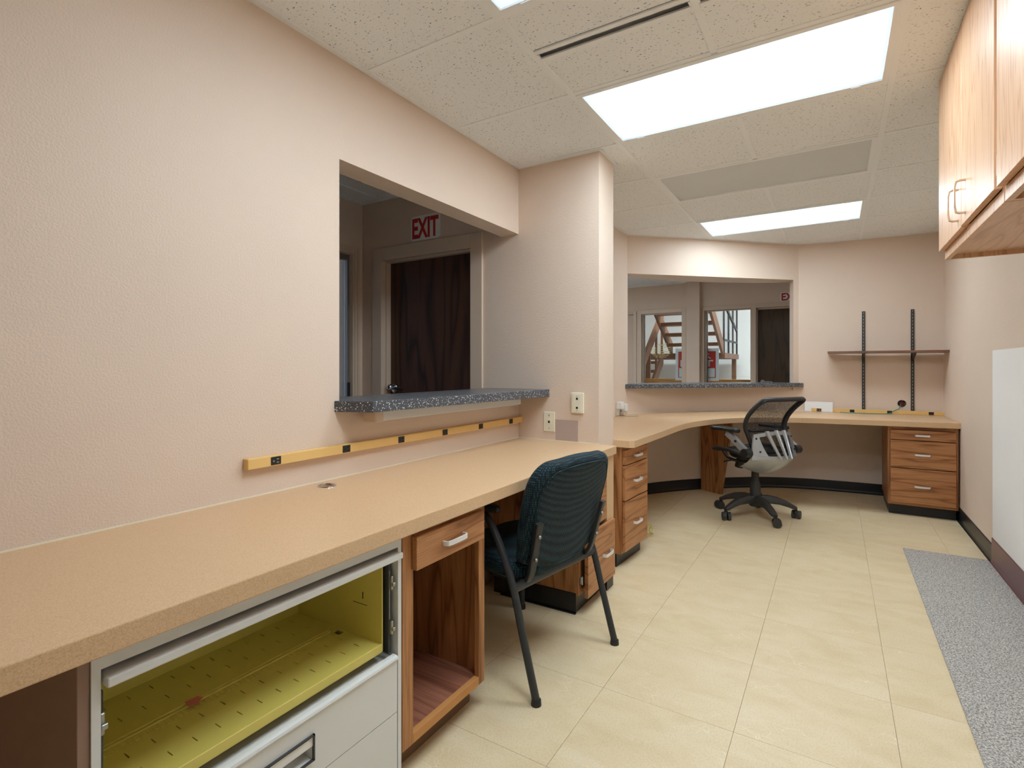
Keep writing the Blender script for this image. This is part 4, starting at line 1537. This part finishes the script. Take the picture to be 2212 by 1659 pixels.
# ================================================================== TASK CHAIR (same convention; origin under the gas lift)
ta = R(145)
t = thing('task_chair', 'black mesh task chair with silver back shell and five casters by the curved counter', 'chair', (-.565, 4.765, 0), None, ta)
angs = [R(a) - ta for a in (-56, -128, 160, 16, 88)]
obj('hub', MB().lathe([(.042, .085), (.052, .10), (.054, .155), (.046, .172)], n=24), 'dark_plastic', t, True)
for a in angs:
    ca, sa = math.cos(a), math.sin(a)
    pts = [(ca * q, sa * q, z) for q, z in ((.03, .148), (.10, .153), (.18, .142), (.245, .118), (.29, .096), (.312, .088))]
    b = bmesh.new()
    rings = []
    for (x, y, z), (w, hh) in zip(pts, ((.036, .05), (.034, .05), (.031, .042), (.028, .034), (.026, .026), (.018, .018))):
        s_ = Vector((-sa, ca, 0))
        p = Vector((x, y, z))
        rings.append([b.verts.new(p + s_ * u_ * w + Vector((0, 0, v_ * hh))) for u_, v_ in
                      ((-1, -.5), (-.9, .2), (-.55, .5), (.55, .5), (.9, .2), (1, -.5), (.6, -.75), (-.6, -.75))])
    for i in range(len(rings) - 1):
        for j in range(8):
            b.faces.new((rings[i][j], rings[i][(j + 1) % 8], rings[i + 1][(j + 1) % 8], rings[i + 1][j]))
    b.faces.new(rings[0][::-1])
    b.faces.new(rings[-1])
    bmesh.ops.recalc_face_normals(b, faces=list(b.faces))
    am = obj('base_arm', MB().merge(b), 'dark_plastic', t, True)
    mb = MB()
    for q in range(5):
        rr = .22 + q * .016
        zz = .1545 - (rr - .2) * .5
        p = Vector((ca * rr, sa * rr, zz - .004))
        mb.bar([p - Vector((-sa, ca, 0)) * .014, p + Vector((-sa, ca, 0)) * .014], .005, .004, (0, 0, 1))
    g_ = obj('grip_rib', mb, 'black_plastic', None)
    g_.parent = am
    wd = a + 1.1
    cw, sw = math.cos(wd), math.sin(wd)
    cx_, cy2 = ca * .305, sa * .305
    mb = MB().cyl((cx_, cy2, .05), (cx_, cy2, .095), .011, n=10)
    mb.sphere((cx_, cy2, .044), .030, .8, .8, 1.0, 12)
    cst = obj('caster', mb, 'black_plastic', t, True)
    for s in (1, -1):
        o_ = Vector((-sw, cw, 0)) * (.019 * s) + Vector((cw, sw, 0)) * .014
        c_ = Vector((cx_, cy2, .033)) + o_
        w_ = obj('wheel', MB().cyl(c_ - Vector((-sw, cw, 0)) * .012, c_ + Vector((-sw, cw, 0)) * .012, .033, n=20), 'dark_plastic', None, True)
        w_.parent = cst
obj('gas_lift', MB().lathe([(.041, .15), (.041, .27), (.034, .285), (.029, .31), (.028, .46)], n=20), 'dark_plastic', t, True)
obj('mechanism', MB().box(-.12, .10, -.07, .07, .455, .50, .012, 2).box(-.17, .05, -.03, .03, .44, .47, .008, 2), 'black_plastic', t, True)
obj('tilt_knob', MB().cyl((.13, .02, .46), (.15, .02, .385), .033, .036, 18), 'black_plastic', t, True)
obj('spring_housing', MB().tube(catmull([(.24, .12, .53), (.16, .13, .47), (.05, .10, .45), (-.06, .10, .47)], 5), .012, 8)
    .tube(catmull([(.24, -.12, .53), (.16, -.13, .47), (.05, -.10, .45), (-.06, -.10, .47)], 5), .012, 8)
    .tube(catmull([(.0, .14, .50), (-.05, .05, .465), (-.05, -.05, .465), (.0, -.14, .50)], 5), .012, 8), 'black_plastic', t, True)
obj('lever', MB().tube([(.04, .05, .475), (.05, .24, .47), (.05, .29, .465)], .007, 8), 'black_plastic', t, True)
# seat: mesh panel in a frame
ol = superell(.245, .24, 44, .5)
def seat2(u, v):
    return .545 - .03 * ((u + .24) / .48 < 0) - .028 * max(0, (u - .10) / .14) ** 2 * .9 + .012 * (v / .24) ** 2 - .03 * max(0, (-u) / .24)
fr = [(u + .04, v, seat2(u, v)) for u, v in ol]
obj('seat_frame', MB().tube(fr, .021, 8, .016, closed=True, up=(0, 0, 1)), 'black_plastic', t, True)
b = bmesh.new()
cen = b.verts.new((.04, 0, .525))
rings = []
for k in (.35, .7, 1.0):
    rings.append([b.verts.new((u * k + .04, v * k, seat2(u, v) * k * k + .525 * (1 - k * k))) for u, v in ol])
for j in range(44):
    b.faces.new((cen, rings[0][j], rings[0][(j + 1) % 44]))
    for k in range(2):
        b.faces.new((rings[k][j], rings[k + 1][j], rings[k + 1][(j + 1) % 44], rings[k][(j + 1) % 44]))
obj('seat_mesh', MB().merge(b), M['mesh'], t, True)
ol_ = superell(.19, .17, 36, .6)
obj('seat_pan', MB().cushion(ol_, .035, .014, lambda u, v, w: (u - .01, v, .487 + w + .03 * (u / .2) ** 2 * (1 if u > 0 else .2)), 3), 'black_plastic', t, True)
# back profile (f,z)
prof = catmull([(-.175, .56), (-.165, .62), (-.145, .69), (-.125, .755), (-.15, .83), (-.215, .905), (-.315, .985)], 6)
def bprof(h):
    i = max(0, min(len(prof) - 1.001, h * (len(prof) - 1)))
    k = int(i)
    q = i - k
    return (prof[k][0] * (1 - q) + prof[k + 1][0] * q, prof[k][1] * (1 - q) + prof[k + 1][1] * q)
def bw(h):
    return .185 + .04 * math.sin(min(1, h * 1.25) * math.pi / 2)
def bpt(v, h, off=0):
    f, z = bprof(h)
    return (f + .03 * (v / .22) ** 2 - .0 + off, v, z)
loop = []
for i in range(14):
    h = i / 13 * .93
    loop.append((bw(h), h))
for a in (25, 50, 75):
    loop.append((bw(.95) - .05 * (1 - math.cos(R(a))) * 1.0, .93 + .07 * math.sin(R(a))))
for i in range(1, 8):
    loop.append(((1 - 2 * i / 8) * (bw(1) - .05), 1.0))
n0 = len(loop)
for (v, h) in [(-q[0], q[1]) for q in loop[:17][::-1]]:
    loop.append((v, h))
for i in range(1, 6):
    loop.append((-bw(0) * (1 - 2 * i / 6), 0.0))
obj('back_frame', MB().tube([bpt(v, h) for v, h in loop], .021, 10, .015, closed=True), 'black_plastic', t, True)
b = bmesh.new()
grid = [[b.verts.new(bpt(bw(i / 12) * (j / 5 - 1) * .98, i / 12 * .99, .004)) for j in range(11)] for i in range(13)]
for i in range(12):
    for j in range(10):
        b.faces.new((grid[i][j], grid[i][j + 1], grid[i + 1][j + 1], grid[i + 1][j]))
obj('back_mesh', MB().merge(b), M['mesh'], t, True)
obj('lumbar_pad', MB().tube([bpt(v, .42, .022) for v in (-.17, -.09, 0, .09, .17)], .030, 10, .010, up=(0, 0, 1)), 'black_plastic', t, True)
# silver shell: bowl sweeping behind the seat, side cheeks, top rail and ribs
b = bmesh.new()
NS, NZ = 16, 7
def shell(v, q, off):
    """v -1..1 across, q 0 bottom .. 1 top"""
    s_ = v * .245
    bulge = .105 * (1 - abs(v) ** 2.2)
    z = .375 + .07 * abs(v) ** 2 + q * (.165 - .06 * abs(v) ** 2)
    f = -.165 - bulge * (.55 + .45 * math.sin(q * math.pi * .55)) - .02 * q + .10 * (1 - q) ** 2 * .9
    return (f - off, s_, z)
go = [[b.verts.new(shell(-1 + 2 * i / NS, j / NZ, 0)) for j in range(NZ + 1)] for i in range(NS + 1)]
gi = [[b.verts.new(shell((-1 + 2 * i / NS) * .97, j / NZ, -.014)) for j in range(NZ + 1)] for i in range(NS + 1)]
for g_, flip in ((go, 0), (gi, 1)):
    for i in range(NS):
        for j in range(NZ):
            f_ = (g_[i][j], g_[i + 1][j], g_[i + 1][j + 1], g_[i][j + 1])
            b.faces.new(f_[::-1] if flip else f_)
for i in range(NS):
    b.faces.new((go[i][0], gi[i][0], gi[i + 1][0], go[i + 1][0]))
    b.faces.new((go[i][NZ], go[i + 1][NZ], gi[i + 1][NZ], gi[i][NZ]))
for j in range(NZ):
    b.faces.new((go[0][j], go[0][j + 1], gi[0][j + 1], gi[0][j]))
    b.faces.new((go[NS][j], gi[NS][j], gi[NS][j + 1], go[NS][j + 1]))
bmesh.ops.recalc_face_normals(b, faces=list(b.faces))
obj('back_shell', MB().merge(b), 'silver', t, True)
def upper_shell(v, q, off=0.0):
    s_ = v * (.250 - .045 * q)
    f = (-.285 + .085 * q) * (1 - abs(v) ** 2) + (-.185 + .02 * q) * abs(v) ** 2
    return Vector((f - off, s_, .530 - .02 * abs(v) ** 2 + .185 * q))
for s in (1, -1):
    b = bmesh.new()
    NQ, NV = 8, 5
    rows = []
    for off in (.006, -.006):
        g_ = []
        for i in range(NQ + 1):
            q = i / NQ
            inner = .52 + .30 * q ** .8
            g_.append([b.verts.new(upper_shell(s * (inner + (1 - inner) * j / NV), q, off)) for j in range(NV + 1)])
        rows.append(g_)
    for i in range(NQ):
        for j in range(NV):
            for g_ in rows:
                b.faces.new((g_[i][j], g_[i][j + 1], g_[i + 1][j + 1], g_[i + 1][j]))
        for j in (0, NV):
            b.faces.new((rows[0][i][j], rows[0][i + 1][j], rows[1][i + 1][j], rows[1][i][j]))
    for j in range(NV):
        for i in (0, NQ):
            b.faces.new((rows[0][i][j], rows[0][i][j + 1], rows[1][i][j + 1], rows[1][i][j]))
    bmesh.ops.recalc_face_normals(b, faces=list(b.faces))
    ck = obj('shell_cheek', MB().merge(b), 'silver', t, True)
    for v, q in ((.90, .86), (.78, .30)):
        p0_, p1_ = upper_shell(s * v, q, .009), upper_shell(s * v, q, -.002)
        sc_ = obj('screw', MB().cyl(p0_, p1_, .008, n=12), 'black_plastic', None, True)
        sc_.parent = ck
obj('shell_rail', MB().sweep([upper_shell(v / 10, .97) for v in range(-10, 11)], [(-.007, -.014), (.007, -.014), (.007, .014), (-.007, .014)], (0, 0, 1)), 'silver', t, True)
for v0, v1 in ((.46, .22), (.0, .0), (-.46, -.22)):
    b = bmesh.new()
    rings = []
    for i in range(5):
        q = i / 4 * 1.16 - .06
        v = v1 + (v0 - v1) * i / 4
        w = .012 + .009 * i / 4
        p = upper_shell(v, q, .012)
        rings.append([b.verts.new(p + Vector((-dz_, dy_ * w, 0))) for dy_, dz_ in ((-1, -.004), (-.8, .006), (-.2, .008), (0, .004), (.2, .008), (.8, .006), (1, -.004))])
    for i in range(4):
        for j in range(7):
            b.faces.new((rings[i][j], rings[i][(j + 1) % 7], rings[i + 1][(j + 1) % 7], rings[i + 1][j]))
    b.faces.new(rings[0][::-1])
    b.faces.new(rings[-1])
    bmesh.ops.recalc_face_normals(b, faces=list(b.faces))
    obj('shell_rib', MB().merge(b), 'silver', t, False)
# arms
for s in (1, -1):
    y = s * .275
    obj('arm_pivot', MB().cyl((-.165, y - s * .03, .562), (-.165, y + s * .03, .562), .036, n=22), 'black_plastic', t, True)
    pts = [(-.165, y, .57), (-.10, y, .612), (-.03, y, .665), (.03, y, .703)]
    ar = obj('arm_bracket', MB().sweep(pts, [(-.016, -.024), (.016, -.024), (.02, 0), (.016, .024), (-.016, .024), (-.02, 0)], (0, 0, 1)), 'silver', t, True)
    bt_ = obj('arm_button', MB().cyl((-.07, y - s * .0, .648), (-.07, y + s * .021, .643), .012, n=12), 'black_plastic', None, True)
    bt_.parent = ar
    ol = [(.055 + .145 * math.copysign(abs(math.cos(a)) ** .55, math.cos(a)), .042 * math.copysign(abs(math.sin(a)) ** .7, math.sin(a))) for a in [i * math.pi / 12 for i in range(24)]]
    obj('arm_pad', MB().cushion(ol, .032, .012, lambda u, v, w, y=y: (u, y + v, .706 + w + .010 * (1 - ((u - .05) / .2) ** 2))), 'black_plastic', t, True)

# ---- clean up helper properties
for o in bpy.data.objects:
    if '_off' in o:
        del o['_off']
